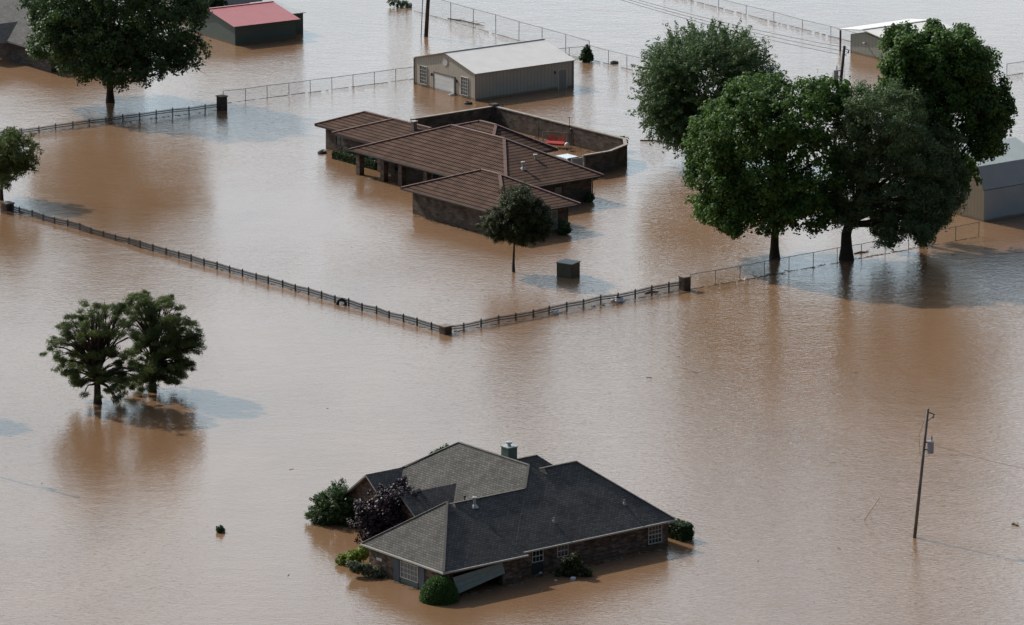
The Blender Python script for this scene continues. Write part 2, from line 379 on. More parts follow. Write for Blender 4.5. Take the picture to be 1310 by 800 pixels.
cp.bar((4.05, 5.13, 5.06), (11.2, 5.13, 5.06), .16, .05); cp.bar((13.5, 6.33, 5.9), (16.86, 6.33, 5.9), .18, .05); cp.bar((16.86, 6.33, 5.9), (21.5, .77, 2.03), .18, .05)
cp.bar((14.5, 11.5, 5.2), (17.4, 11.5, 5.2), .18, .05)
# two front gables facing the left
def gable_a(mb, a0, a1, bc, hw, he_, hr, m=0, me=1, t=.14):
    mb.slab([(a0, bc-hw, he_), (a1, bc-hw, he_), (a1, bc, hr), (a0, bc, hr)], t, m, me)
    mb.slab([(a1, bc+hw, he_), (a0, bc+hw, he_), (a0, bc, hr+.001), (a1, bc, hr+.001)], t, m, me)
gable_a(rf, 6.55, 11.5, 17.75, 2.98, 1.98, 4.2)
gable_a(rf, 5.0, 12.4, 11.6, 3.35, 1.97, 4.27)
roof = rf.build('roof', [shingle, gutter_grey], H1)
cp.build('ridge_cap', ridge_shingle, roof)
# gutters
gt = MB()
for p, q in (((-.05, -.07, 1.93), (7.43, -.07, 1.93)), ((7.4, .70, 1.92), (21.55, .70, 1.92)), ((-.07, -.1, 1.93), (-.07, 9.5, 1.93)), ((21.57, .68, 1.92), (21.57, 11.9, 1.92))):
    gt.bar(p, q, .13, .11)
gt.build('gutter', mat('pale_gutter', (.42, .42, .38), rough=.4, noise=.1), roof)
wl = MB(); zb = -1.2
wl.box(7.2, 18.4, 1.13, 20.4, zb, he-.1)
wl.box(17.0, 21.15, 1.135, 11.5, zb, he-.105)
wl.box(.36, .6, .36, 9.1, zb, he-.1)                 # garage left wall
wl.box(.6, 7.0, 8.85, 9.1, zb, he-.104)              # garage back wall
wl.box(.6, 1.0, .36, .6, zb, he-.1); wl.box(5.35, 7.2, .36, .6, zb, he-.1); wl.box(7.0, 7.19, .6, 8.85, zb, he-.102)
wl.box(1.0, 5.35, .362, .6, 1.62, he-.101)
wl.box(14.0, 20.6, 11.5, 15.2, zb, he-.12)
for a0, bc, hw, hr in ((6.92, 17.75, 2.75, 4.15), (5.4, 11.6, 3.1, 4.18)):
    he_ = 1.98; k = (hr-he_)/(hw+.2)
    pts = [(a0, bc-hw, zb), (a0, bc+hw, zb), (a0, bc+hw, he_-.02), (a0, bc, hr-.16), (a0, bc-hw, he_-.02)]
    pts2 = [(p[0]+2.5, p[1], p[2]) for p in pts]
    wl.face(pts[::-1]); wl.face(pts2)
    for i in range(5): j = (i+1) % 5; wl.face([pts[i], pts[j], pts2[j], pts2[i]])
wl.build('wall', brick_dark, H1)
# garage interior floor is under water; the door hangs askew in its opening
dg = mat('pale_green_door', (.24, .29, .25), rough=.55, noise=.12, nscale=2)
gd = MB(); 
P = [Vector((.95, .22, 1.42)), Vector((5.38, .30, 1.72)), Vector((5.45, .10, .95)), Vector((1.15, -.1, .25))]
nrm = (P[1]-P[0]).cross(P[3]-P[0]).normalized()*.05
for k in range(3):
    a_, b_ = k/3+.006, (k+1)/3-.006
    q = [P[0].lerp(P[3], a_), P[1].lerp(P[2], a_), P[1].lerp(P[2], b_), P[0].lerp(P[3], b_)]
    gd.face(q); gd.face([x-nrm for x in q][::-1])
    for i in range(4): j = (i+1) % 4; gd.face([q[i], q[i]-nrm, q[j]-nrm, q[j]])
tag(gd.build('garage_door', dg, H1), 'pale green sectional garage door hanging askew')
shut = mat('blue_grey_shutter', (.10, .125, .15), rough=.6, noise=.15)
green_panel = mat('dull_green_panel', (.10, .135, .11), rough=.6)
# -a wall of the garage: direction (0,-1)->outward is -a ; use d=(0,-1)
def left_win(b_hi, b_lo, h0, h1, a=.36, **k): return window(H1, (a, b_hi), (0, -1), 0, b_hi-b_lo, h0, h1, **k)
w = window(H1, (.36, 5.35), (0, -1), 0, 1.95, .45, 1.55, nx=5, ny=3, fm=white_trim, gm=glass_grey)
mbx = MB(); mbx.box(.325, .355, 3.4, 5.35, -.1, .38); mbx.build('window_panel', green_panel, H1)
for (b0, b1) in ((5.5, 6.15), (2.6, 3.2)):
    s = MB(); s.box(.30, .35, b0, b1, 0, 1.62)
    for k in range(14): s.box(.285, .30, b0+.06, b1-.06, .1+k*.105, .16+k*.105)
    s.build('shutter', shut, H1)
mbx = MB(); mbx.box(.335, .355, 7.6, 8.2, 1.02, 1.22); mbx.build('plaque', white_trim, H1)
# -b wall windows
window(H1, (0, 1.13), (1, 0), 8.75, 9.65, .95, 1.72, nx=3, ny=2, fm=white_trim, gm=glass)
window(H1, (0, 1.13), (1, 0), 11.0, 11.9, .95, 1.72, nx=3, ny=2, fm=white_trim, gm=glass)
window(H1, (0, 1.13), (1, 0), 19.35, 20.5, .45, 1.7, nx=4, ny=4, fm=white_trim, gm=glass)
mbx = MB(); mbx.box(8.7, 9.7, 1.09, 1.12, -.3, .86); mbx.build('door', mat('dark_opening', (.03, .033, .03), rough=.5), H1)  # flat panel coloured dark to stand for an open, dark doorway
window(H1, (6.92, 19.4), (0, -1), 0, 1.1, .5, 1.55, nx=2, ny=2, fm=white_trim, gm=glass_grey)
for x_ in (5.33, .88):
    mbx = MB(); mbx.box(x_, x_+.12, .25, .355, zb, 1.7); mbx.build('door_jamb', dark_trim, H1)
# chimney and vents
ch = MB(); ch.box(13.5, 14.3, 9.9, 10.75, 4.9, 6.62)
chm = ch.build('chimney', mat('green_painted_chimney', (.10, .15, .125), rough=.7, noise=.2, nscale=2), H1)
c2 = MB(); c2.box(13.44, 14.36, 9.84, 10.81, 6.62, 6.69); c2.build('chimney_cap', mat('pale_green_metal', (.32, .38, .35), rough=.4), chm)
c3 = MB(); c3.lathe((13.9, 10.33, 6.69), [(.14, 0), (.14, .2), (.24, .2), (.24, .3), (.02, .34)], 12); c3.build('flue', mat('galvanised', (.45, .46, .46), rough=.35, metal=.6), chm)
def vent(root, a, b, h, r=.06, L=.45, m=None, cap=True):
    q = MB(); q.lathe((a, b, h-.2), [(r, 0), (r, L+.2)] + ([(r*2, L+.2), (r*2, L+.32), (.01, L+.36)] if cap else [(.01, L+.2)]), 10)
    q.lathe((a, b, h-.1), [(r*3.2, 0), (r*1.6, .2), (r, .22)], 10)
    return q.build('roof_vent', m or MATS['galvanised'], root, smooth=False)
vent(H1, 6.3, 4.6, 4.70, r=.09, L=.55); vent(H1, 6.2, 5.6, 4.65, r=.05, L=.5, m=dark_trim)
vent(H1, 11.7, 2.4, 3.15, r=.05, L=.3, m=MATS['grey_gutter'], cap=False); vent(H1, 18.3, 2.6, 3.3, r=.05, L=.3, m=MATS['grey_gutter'], cap=False)

# ================================================================== far tiled house
TH2 = R(38.5)
o2 = at(512.8, 240.6, 2.35)
H2 = empty('tiled_house', (o2.x, o2.y, 0), TH2, 'low brown house with dark ribbed tile roofs and a pillared porch', 'house')
def h2w(a, b, h=0.0): return Matrix.Rotation(TH2, 3, 'Z') @ Vector((a, b, h)) + Vector((o2.x, o2.y, 0))
he = 2.35
rf = MB(); cp = MB()
B2 = [
    (6.5, 17.7, -7.05, 16.35, he, (12.1, .35), (12.1, 8.1), 5.24, 'b', ()),
    (0, 8.4, -15.17, 0, he+.006, (4.2, -8.96), (4.2, -6.4), 4.52, 'b', ()),
    (9.8, 18.2, 11.0, 23.44, he-.006, (14.0, 13.7), (14.0, 19.35), 3.8, 'b', (0, 1)),
    (10.95, 18.0, 18.0, 27.69, he-.012, (14.5, 20.5), (14.5, 24.5), 3.6, 'b', (0, 1)),
    (13.5, 21.7, 4.4, 18.2, he+.012, (17.6, 8.5), (17.6, 10.9), 4.5, 'b', ()),
]
for (a0, a1, b0, b1, h_, r0, r1, hr, al, sk) in B2:
    hip(rf, a0, a1, b0, b1, h_, r0, r1, hr, along=al, t=.18)
    caps(cp, a0, a1, b0, b1, h_+.03, r0, r1, hr+.03, along=al, w=.28, skip=sk)
# connection of garage wing to the house
hip(rf, 3.0, 9.0, -12.0, -3.0, he-.02, (4.4, -8.6), (4.4, -6.6), 4.3, along='b', t=.15)
roof2 = rf.build('roof', [tile, dark_trim], H2)
cp.build('ridge_cap', tile_cap, roof2)
wl = MB()
wl.box(.75, 7.65, -14.42, -.75, zb, he-.1)
wl.box(9.2, 16.95, -6.3, 15.6, zb, he-.101)
wl.box(7.25, 9.2, -6.3, 1.5, zb, he-.102)
wl.box(10.55, 17.5, 15.6, 22.7, zb, he-.103)
wl.box(11.7, 17.3, 22.7, 26.95, zb, he-.104)
wl.box(16.95, 21.0, 5.1, 15.6, zb, he-.105)
wl.build('wall', stone_brown, H2)
for (a, b) in ((7.2, 15.6), (7.2, 11.9), (7.2, 9.2), (7.2, 5.4), (7.2, 2.1)):
    c = MB(); c.box(a-.27, a+.27, b-.27, b+.27, zb, he-.17); c.build('porch_column', stone_brown, H2)
window(H2, (11.7, 25.2), (0, -1), 0, 1.2, .7, 1.8, nx=2, ny=2, fm=dark_trim, gm=glass)
window(H2, (10.55, 18.6), (0, -1), 0, 1.1, .7, 1.9, nx=1, ny=2, fm=white_trim, gm=mat('pale_blind', (.28, .28, .26), rough=.5))
window(H2, (9.2, 12.9), (0, -1), 0, 1.6, .3, 1.8, nx=3, ny=2, fm=dark_trim, gm=glass)
window(H2, (9.2, 8.2), (0, -1), 0, 1.8, .3, 1.8, nx=3, ny=2, fm=dark_trim, gm=glass)
window(H2, (0, -6.3), (1, 0), 12.6, 13.5, 1.1, 1.75, nx=1, ny=1, fm=dark_trim, gm=glass_grey)
window(H2, (0, -14.42), (1, 0), 5.2, 6.3, .3, 1.9, nx=2, ny=2, fm=white_trim, gm=mat('screen_door', (.16, .19, .19), rough=.5))
mbx = MB(); mbx.box(9.1, 9.17, 5.0, 5.95, -.4, 1.95); mbx.build('door', mat('front_door_dark', (.05, .03, .025)), H2)
vent(H2, 13.3, 5.0, 4.4, r=.09, L=.4, m=mat('buff_vent', (.45, .36, .26), rough=.7))
pale_vent = mat('pale_vent', (.5, .46, .42), rough=.6)
for q, lift in (((681, 200), .3), ((668, 228), .3)):
    pass
vent(H2, 12.9, -3.2, 3.65, r=.10, L=.5, m=pale_vent); vent(H2, 10.6, -4.3, 3.45, r=.10, L=.5, m=pale_vent)
vs = MB(); vs.box(13.0, 13.4, 15.0, 15.4, 3.2, 4.3); s_ = vs.build('chimney', mat('buff_brick_stub', (.22, .17, .13), noise=.3), H2)
vs = MB(); vs.box(12.94, 13.46, 14.94, 15.46, 4.3, 4.38); vs.build('chimney_cap', pale_vent, s_)
gt = MB(); gt.bar((.0, -15.22, he-.06), (8.4, -15.22, he-.06), .12, .1); gt.bar((8.5, -7.1, he-.06), (17.75, -7.1, he-.06), .12, .1); gt.bar((-.05, .0, he-.06), (-.05, -15.2, he-.06), .12, .1); gt.bar((6.45, 16.35, he-.06), (6.45, 0, he-.06), .12, .1)
gt.tube([(17.5, -7.05, he-.1), (17.0, -6.5, he-.4), (16.98, -6.38, he-.6), (16.98, -6.38, -.5)], .05, 6)
gt.build('gutter', dark_trim, roof2)

# courtyard wall
wall_cap = mat('pale_wall_cap', (.36, .32, .27), rough=.85, noise=.2, nscale=2)
CW = empty('courtyard_wall', tuple(h2w(31, 16)), TH2, 'stone garden wall with a pale coping enclosing the courtyard behind the tiled house', 'wall')
def cwl(P): return P - Vector((31, 16, 0))
pts = [(21.0, 25.6), (30.9, 25.6), (30.9, 5.9), (29.2, 3.7), (26.2, 2.4), (23.3, 2.4)]
hts = [1.9]*6
mbw = MB(); mbc = MB()
for i in range(len(pts)-1):
    p = cwl(Vector((*pts[i], 0))); q = cwl(Vector((*pts[i+1], 0))); d = (q-p).normalized(); e = d*.14
    mbw.bar((p-e)+Vector((0, 0, .33+i*.0007)), (q+e*.6)+Vector((0, 0, .33+i*.0007)), .25-.004*i, 3.04)
    mbc.bar((p-e*1.2)+Vector((0, 0, 1.9+i*.003)), (q+e*.8)+Vector((0, 0, 1.9+i*.003)), .34, .09)
mbw.build('wall_face', stone_brown, CW); mbc.build('coping', wall_cap, CW)
pil = MB(); p = cwl(Vector((30.9, 25.6, 0))); pil.box(p.x-.35, p.x+.35, p.y-.35, p.y+.35, -1.2, 2.15); pil.build('corner_pier', stone_brown, CW)
# gate at the near end of the wall
GT = empty('garden_gate', tuple(h2w(22.4, 2.4)), TH2, 'pale board gate closing the courtyard wall beside the tiled house', 'gate')
g = MB(); g.box(-.65, .55, -.03, .03, -.4, 1.75)
for k in range(7): g.box(-.62+k*.17, -.49+k*.17, -.045, -.03, -.4, 1.7)
g.build('gate_panel', mat('pale_board', (.42, .42, .39), rough=.7, noise=.15), GT)
g = MB(); g.box(.56, .66, -.06, .06, -.8, 1.9); g.box(-.76, -.66, -.06, .06, -.8, 1.9); g.build('gate_post', white_trim, GT)

# ================================================================== metal sheds
def gable_shed(name, label, org, th, La, Wb, he_, hr, ridge_b, wallm, roofm, over=.18, he1=None, ridgem=None, skip_wall_b0=False, fov=None, trim=None):
    root = empty(name, (org.x, org.y, 0), th, label, 'shed')
    fo = over if fov is None else fov
    he1 = he1 or he_; k0 = (hr-he_)/ridge_b; k1 = (hr-he1)/(Wb-ridge_b)
    w_ = MB()
    A = [(0, 0, zb), (0, Wb, zb), (0, Wb, he1), (0, ridge_b, hr), (0, 0, he_)]; Bq = [(La, y, z) for _, y, z in A]
    w_.face(A[::-1]); w_.face(Bq)
    w_.face([A[0], Bq[0], Bq[4], A[4]]); w_.face([A[1], A[2], Bq[2], Bq[1]])
    w_.build('wall', wallm, root)
    r = MB(); e = .06
    r.slab([(-fo, -over, he_-over*k0+e), (La+over, -over, he_-over*k0+e), (La+over, ridge_b, hr+e), (-fo, ridge_b, hr+e)], .05)
    r.slab([(La+over, Wb+over, he1-over*k1+e), (-fo, Wb+over, he1-over*k1+e), (-fo, ridge_b, hr+e+.001), (La+over, ridge_b, hr+e+.001)], .05)
    ro = r.build('roof', [roofm, trim or wallm], root)
    c = MB(); c.bar((-fo, ridge_b, hr+e+.03), (La+over, ridge_b, hr+e+.03), .3, .04); c.build('ridge_cap', ridgem or roofm, ro)
    return root
tan = siding_mat('tan_ribbed_siding', (.52, .49, .41), .42)
white_roof = siding_mat('white_metal_roof', (.88, .86, .80), .6, ribcol=.97, depth=.01, rough=.45)
ost = at(608.3, 129.2)
TH3 = R(36)
S1 = gable_shed('metal_shed', 'tan ribbed metal shed with a white gable roof and white roll-up door', ost, TH3, 11.9, 10.4, 2.72, 4.0, 5.1, tan, white_roof, ridgem=mat('ridge_grey', (.45, .44, .42), rough=.5))
d = MB(); d.box(-.06, -.02, 3.55, 6.95, -.8, 1.72); dd = d.build('garage_door', siding_mat('white_rollup_door', (.80, .84, .84), .42, axis=1, ribcol=.94, depth=.012), S1)
d = MB(); d.box(-.09, -.01, 6.95, 7.1, -.8, 1.87); d.box(-.09, -.01, 3.4, 3.55, -.8, 1.87); d.box(-.092, -.01, 3.55, 6.95, 1.72, 1.872); d.build('door_frame', mat('grey_brown_trim', (.2, .17, .14), rough=.6), S1)
window(S1, (0, 9.4), (0, -1), 0, 1.1, .3, 2.05, nx=3, ny=5, fm=white_trim, gm=glass_grey, out=.05)
window(S1, (0, 2.35), (0, -1), 0, 1.1, .3, 2.05, nx=3, ny=5, fm=white_trim, gm=glass_grey, out=.05)
d = MB(); 
for k in range(24): pass
n_ = 20; ring = [(-.05, 5.1+.42*cos(2*pi*k/n_), 3.1+.42*sin(2*pi*k/n_)) for k in range(n_)]; ring2 = [(-.001, y, z) for _, y, z in ring]
d.face(ring[::-1]); 
for k in range(n_): j = (k+1) % n_; d.face([ring[k], ring[j], ring2[j], ring2[k]])
d.build('gable_vent', white_trim, S1)
for b in (7.35, 3.15):
    d = MB(); d.box(-.16, -.01, b-.06, b+.06, 1.35, 1.62); d.build('wall_lamp', dark_trim, S1)
d = MB(); d.box(10.15, 11.05, -.04, -.005, -.8, 1.9); dr = d.build('side_door', mat('grey_steel_door', (.28, .28, .25), rough=.5), S1)
d = MB(); d.box(10.05, 10.14, -.06, -.004, -.8, 2.0); d.box(11.06, 11.15, -.06, -.004, -.8, 2.0); d.box(10.14, 11.06, -.06, -.004, 1.91, 2.0); d.build('door_frame', white_trim, dr)
d = MB(); d.box(9.6, 9.72, -.12, -.005, 1.6, 1.85); d.build('wall_lamp', dark_trim, S1)
for a_, b_ in ((-.03, -.03), (11.93, -.03), (-.03, 10.43)):
    d = MB(); d.box(a_-.05, a_+.05, b_-.05, b_+.05, -.8, 2.66); d.build('corner_trim', mat('tan_trim', (.24, .21, .17), rough=.5), S1)

# red roofed shed, top left
org = at(300.9, 58.5)
dg_s = siding_mat('dark_green_siding', (.09, .125, .11), .3, ribcol=.85, depth=.012)
red = siding_mat('faded_red_metal_roof', (.56, .17, .165), .6, ribcol=.93, depth=.01, rough=.4)
S2 = gable_shed('red_roofed_shed', 'dark green shed with a faded red metal roof', org, R(33), 7.3, 9.6, 2.05, 3.0, 5.2, dg_s, red, over=.35)
a = MB(); a.box(7.3, 9.5, 2.2, 9.4, zb, 2.15); an = a.build('annex', dg_s, S2)
a = MB(); a.slab([(7.4, 2.0, 2.2), (9.7, 2.0, 2.2), (9.7, 9.6, 2.26), (7.4, 9.6, 2.26)], .07); a.build('annex_roof', [mat('dull_zinc', (.4, .41, .4), rough=.5), white_trim], an)

# white roofed barn behind the right-hand trees
org = at(1128.5, 77.5)
grn = siding_mat('grey_green_siding', (.34, .36, .30), .55)
S3 = empty('grey_green_shed', (org.x, org.y, 0), R(36), 'grey-green metal shed with an oversailing white roof, half hidden behind the tallest tree', 'shed')
w_ = MB(); A = [(0, -1.6, zb), (0, 5.1, zb), (0, 5.1, 1.95), (0, 2.7, 2.42), (0, -1.6, 1.85)]; Bq = [(8.9, y, z) for _, y, z in A]
w_.face(A[::-1]); w_.face(Bq)
for i in range(5): j = (i+1) % 5; w_.face([A[i], A[j], Bq[j], Bq[i]])
w_.build('wall', grn, S3)
r = MB(); r.slab([(-.35, -2.0, 2.2), (9.2, -2.0, 2.2), (9.2, 2.7, 2.8), (-.35, 2.7, 2.8)], .09); r.slab([(9.2, 6.7, 2.28), (-.35, 6.7, 2.28), (-.35, 2.7, 2.802), (9.2, 2.7, 2.802)], .09)
ro = r.build('roof', [white_roof, white_trim], S3)
c = MB(); c.bar((-.35, 2.7, 2.83), (9.2, 2.7, 2.83), .3, .04); c.build('ridge_cap', MATS['ridge_grey'], ro)
for b_ in (6.5, -1.9):
    d = MB(); d.bar((-.2, b_, -.8), (-.2, b_, 2.15), .14, .14); d.build('canopy_post', dark_trim, S3)
d = MB(); d.box(-.3, -.01, 2.6, 2.85, 1.35, 1.45); d.build('wall_lamp', white_trim, S3)

# gambrel barn at the right edge
org = at(1258.3, 284.2)
BR = empty('gambrel_barn', (org.x, org.y, 0), R(37), 'barn with tan siding and a pale blue-grey double-pitched roof at the right edge', 'barn')
tan2 = siding_mat('tan_barn_siding', (.27, .235, .17), .45); blu = siding_mat('pale_blue_grey_metal', (.46, .51, .52), .5, ribcol=.93, depth=.01, rough=.5)
blu2 = siding_mat('pale_green_metal_roof', (.50, .56, .53), .3, ribcol=.85, depth=.015, rough=.4)
La = 7.4; prof = [(0, zb), (0, 2.85), (.7, 4.9), (4.4, 6.0), (8.1, 4.9), (8.8, 2.85), (8.8, zb)]
w_ = MB(); A = [(0, y, z) for y, z in prof]; Bq = [(La, y, z) for y, z in prof]; w_.face(A); w_.face(Bq[::-1]); w_.build('gable_wall', tan2, BR)
w_ = MB(); w_.box(0.01, La-.01, -.02, .02, zb, 2.84); w_.box(0.01, La-.01, 8.78, 8.82, zb, 2.84); w_.build('side_wall', blu, BR)
w_ = MB(); ov = .15
for (p, q, mi) in ((prof[1], prof[2], 1), (prof[2], prof[3], 0), (prof[3], prof[4], 0), (prof[4], prof[5], 1)):
    w_.slab([(-ov, p[0], p[1]+.06), (La+ov, p[0], p[1]+.06), (La+ov, q[0], q[1]+.06), (-ov, q[0], q[1]+.06)] , .05, mi, 2)
w_.build('roof', [blu2, blu, mat('barn_trim', (.12, .14, .15), rough=.5)], BR)

# house at the top left corner
org = at(40, 84)
H3 = empty('grey_roofed_house', (org.x, org.y, 0), R(36), 'grey shingle house with a small porch gable at the top left corner', 'house')
sh2 = brick_mat('pale_shingles', (.12, .12, .115), (.17, .17, .16), (.07, .07, .07), .32, .19, .02, noise=.15, rough=.95)
wallp = brick_mat('grey_brick', (.07, .06, .055), (.15, .13, .12), (.10, .09, .085), .4, .14, noise=.3)
r = MB(); hip(r, -1.0, 11.5, -5.0, 17, 2.2, (5.2, 1.5), (5.2, 11), 5.6, along='b'); gable_a(r, -3.2, 4.5, 5.0, 2.2, 2.1, 3.6)
r.build('roof', [sh2, mat('grey_fascia', (.2, .2, .2))], H3)
r = MB(); r.box(-.3, 10.8, -4.3, 16.3, zb, 2.1)
r.face([(-3.0, 3.0, 2.1), (-3.0, 7.0, 2.1), (-3.0, 5.0, 3.42)][::-1])
r.build('wall', wallp, H3)
for b in (3.05, 6.95):
    r = MB(); r.box(-3.1, -2.75, b-.17, b+.17, zb, 2.05); r.build('porch_column', mat('grey_column', (.22, .22, .22)), H3)
# pale building glimpsed behind the red roof
org = at(300, 6)
H4 = empty('pale_building', (org.x, org.y, 0), R(34), 'pale building with a blue-grey roof just visible above the red roof', 'building')
r = MB(); r.box(-6, 3.5, 0, 6, zb, 2.0); r.build('wall', white_trim, H4)
r = MB(); hip(r, -6.5, 4, -.5, 6.5, 2.05, (-3, 3), (1, 3), 3.2); r.build('roof', [mat('blue_grey_roof', (.3, .34, .4)), white_trim], H4)

# ================================================================== trees
def leaves(name, clumps, dirs, n_per, rc, size, mats, parent, rng, aspect=1.0, stretch=0.0, up=.35, flat=1.0, jitter=.12, drop=0.0):
    """clumps: Nx3 centres. Each clump gets n_per small leaf quads; 'tint' varies from clump to clump and leaf to leaf."""
    N = len(clumps); T = N*n_per
    c = np.repeat(clumps, n_per, 0); d = np.repeat(dirs, n_per, 0)
    g = rng.normal(size=(T, 3)); g /= np.linalg.norm(g, axis=1, keepdims=True)+1e-9; g *= (rng.random((T, 1))**.45)*rc*np.repeat(rng.uniform(.65, 1.3, (N, 1)), n_per, 0)
    g[:, 2] *= flat
    pos = c+g+d*(rng.random((T, 1))*stretch)
    pos[:, 2] -= drop*rng.random(T)
    nrm = rng.normal(size=(T, 3))*.55 + d*.4 + g/rc*.9 + np.array([0, 0, up]); nrm /= np.linalg.norm(nrm, axis=1, keepdims=True)
    ref = rng.normal(size=(T, 3)) + (d*1.5 if aspect > 2 else 0)
    u = ref-(ref*nrm).sum(1, keepdims=True)*nrm; u /= np.linalg.norm(u, axis=1, keepdims=True)+1e-9; v = np.cross(nrm, u)
    s = size*rng.uniform(.6, 1.25, (T, 1))
    su = s*.5*max(1, aspect**.5); sv = s*.5/max(1, aspect**.5)
    V = np.empty((T, 4, 3)); V[:, 0] = pos-u*su; V[:, 1] = pos-v*sv*.8; V[:, 2] = pos+u*su; V[:, 3] = pos+v*sv*.8
    V = V.reshape(-1, 3); me = bpy.data.meshes.new(name)
    me.vertices.add(T*4); me.vertices.foreach_set('co', V.astype(np.float32).ravel())
    me.loops.add(T*4); me.loops.foreach_set('vertex_index', np.arange(T*4, dtype=np.int32))
    me.polygons.add(T); me.polygons.foreach_set('loop_start', np.arange(0, T*4, 4, dtype=np.int32)); me.polygons.foreach_set('loop_total', np.full(T, 4, np.int32))
    me.update(calc_edges=True)
    tint = np.clip(np.repeat(rng.beta(2, 2, N), n_per)+rng.normal(0, jitter, T), 0, 1)
    at_ = me.attributes.new('tint', 'FLOAT', 'FACE'); at_.data.foreach_set('value', tint.astype(np.float32))
    me.materials.append(mats); o = bpy.data.objects.new(name, me); COL.objects.link(o); o.parent = parent
    return o
bark = mat('bark', (.06, .045, .035), rough=.95, noise=.35, nscale=5, bump=.04, bscale=9)
def crown_points(S, n, rng, shell=.55, thresh=.72):
    """points in the outer shell of a union of spheres S (k x 4), local coords"""
    out = []; dirs = []
    w = S[:, 3]**2; w = w/w.sum(); C0 = (S[:, :3]*w[:, None]).sum(0)
    while len(out) < n:
        i = rng.choice(len(S), p=w); d = rng.normal(size=3); d /= np.linalg.norm(d)
        r = S[i, 3]*(shell+(1-shell)*rng.random()**.6); p = S[i, :3]+d*r
        q = np.linalg.norm(S[:, :3]-p, axis=1)/S[:, 3]
        if (q < thresh).sum() > 0 and rng.random() < .85: continue
        if p[2] < .04: continue
        out.append(p); e = p-C0; e /= np.linalg.norm(e)+1e-9; e = e*.5+d*.5; dirs.append(e/np.linalg.norm(e))
    return np.array(out), np.array(dirs)
def tree(name, label, cat, base, lobes, lm, seed, n_cl=900, n_per=30, rc=.55, size=.24, trunk_r=.4, group=None, nlimb=26, depth=1.0,
         trunk_top=.62, fork=None, aspect=1.0, stretch=0, shell=.55, flat=1.0, up=.35, drop=0.0, thresh=.72, twig=0.03, lean=(0, 0), bk=None, sub=9):
    rng = np.random.default_rng(seed); B = at(*base)
    root = empty(name, (B.x, B.y, 0), 0, label, cat, group)
    S = []
    for l in lobes:
        off = l[3] if len(l) > 3 else 0.0
        P = aty(l[0], l[1], B.y+off*depth); s = l[2]/ppm(P)
        S.append((P.x-B.x, P.y-B.y, P.z, s))
    S = np.array(S)
    # depth: the crown is as deep as it is wide, so spread copies of the side lobes front and back
    w = (S[:, 0].max()+S[:, 3].max()*.6 - (S[:, 0].min()-S[:, 3].max()*.6))/2
    xc = (S[:, 0]*S[:, 3]).sum()/S[:, 3].sum(); extra = []
    for s in S:
        rem = math.sqrt(max(0, (w*.82)**2-(s[0]-xc)**2))*depth
        k = rem-s[3]*.9
        if k > .3:
            for sg in (-1, 1):
                f_ = rng.uniform(.65, 1.0)
                # keep the extra lobes inside the outline seen from the side: lower and smaller towards front and back
                extra.append((s[0]*.85+xc*.15, s[1]+sg*k*f_, s[2]-rng.uniform(0, .1)*s[3]+sg*(-0.10)*0, s[3]*rng.uniform(.72, .9)))
    if extra: S = np.vstack([S, np.array(extra)])
    if sub and n_cl > 400:
        ex = []
        for q in S:
            for _ in range(sub):
                d_ = rng.normal(size=3); d_ /= np.linalg.norm(d_); d_[2] = d_[2]*.8+.15
                ex.append((*(q[:3]+d_*q[3]*.97), rng.uniform(.55, 1.05)*max(.7, q[3]*.22)))
        P1_, D1_ = crown_points(S, int(n_cl*.5), rng, shell, thresh); P2_, D2_ = crown_points(np.array(ex), int(n_cl*.5), rng, .5, -1)
        P = np.vstack([P1_, P2_]); D = np.vstack([D1_, D2_])
    else: P, D = crown_points(S, n_cl, rng, shell, thresh)
    leaves('crown', P, D, n_per, rc, size, lm, root, rng, aspect, stretch, up, flat, drop=drop)
    # trunk and limbs
    t = MB(); top = S[:, 2].max()*trunk_top; cx, cy = (S[:, 0]*S[:, 3]).sum()/S[:, 3].sum(), 0.0
    fk = fork or max(.8, (S[:, 2]-S[:, 3]).min()*.9)
    tp = []
    for k in range(9):
        f_ = k/8; z = -1.2+(top+1.2)*f_; wv = .12*trunk_r*4*f_
        tp.append(Vector((cx*max(0, (z-fk)/(top-fk))*.8+wv*rng.normal()*.25+lean[0]*z, cy+wv*rng.normal()*.25+lean[1]*z, z)))
    rr = [trunk_r*(1.35 if k == 0 else 1.12-.95*(k/8)**.9) for k in range(9)]; rr[1] = trunk_r*1.15
    t.tube(tp, rr, 10)
    def tpt(z):
        f_ = (z+1.2)/(top+1.2)*8; i = int(max(0, min(7, math.floor(f_)))); return tp[i].lerp(tp[i+1], min(1, max(0, f_-i))), rr[i]*(1-(f_-i))+rr[i+1]*(f_-i)
    idx = rng.choice(len(P), min(nlimb, len(P)), replace=False)
    for j, i in enumerate(idx):
        T_ = Vector(P[i]); z0 = fk+(min(T_.z, top)-fk)*rng.uniform(.1, .6) if T_.z > fk else fk*.95
        z0 = min(z0, top*.97); S0, r0 = tpt(max(z0, fk*.8)); L_ = (T_-S0).length
        mid = S0.lerp(T_, .5)+Vector((0, 0, .12*L_))+Vector(rng.normal(0, .04*L_, 3)); q1 = S0.lerp(mid, .5)+Vector(rng.normal(0, .02*L_, 3)); q2 = mid.lerp(T_, .5)+Vector((0, 0, .03*L_))
        rl = min(r0*.6, .035*L_+twig)
        t.tube([S0, q1, mid, q2, T_], [rl, rl*.8, rl*.55, rl*.35, .012], 6)
        for z in range(2):
            T2 = T_+Vector(rng.normal(0, .07*L_, 3)); t.tube([mid.lerp(T_, rng.uniform(0, .5)), (mid+T2)/2+Vector((0, 0, .05*L_)), T2], [rl*.35, rl*.25, .01], 5)
    t.build('trunk', bk or bark, root, smooth=True, uv=False)
    return root
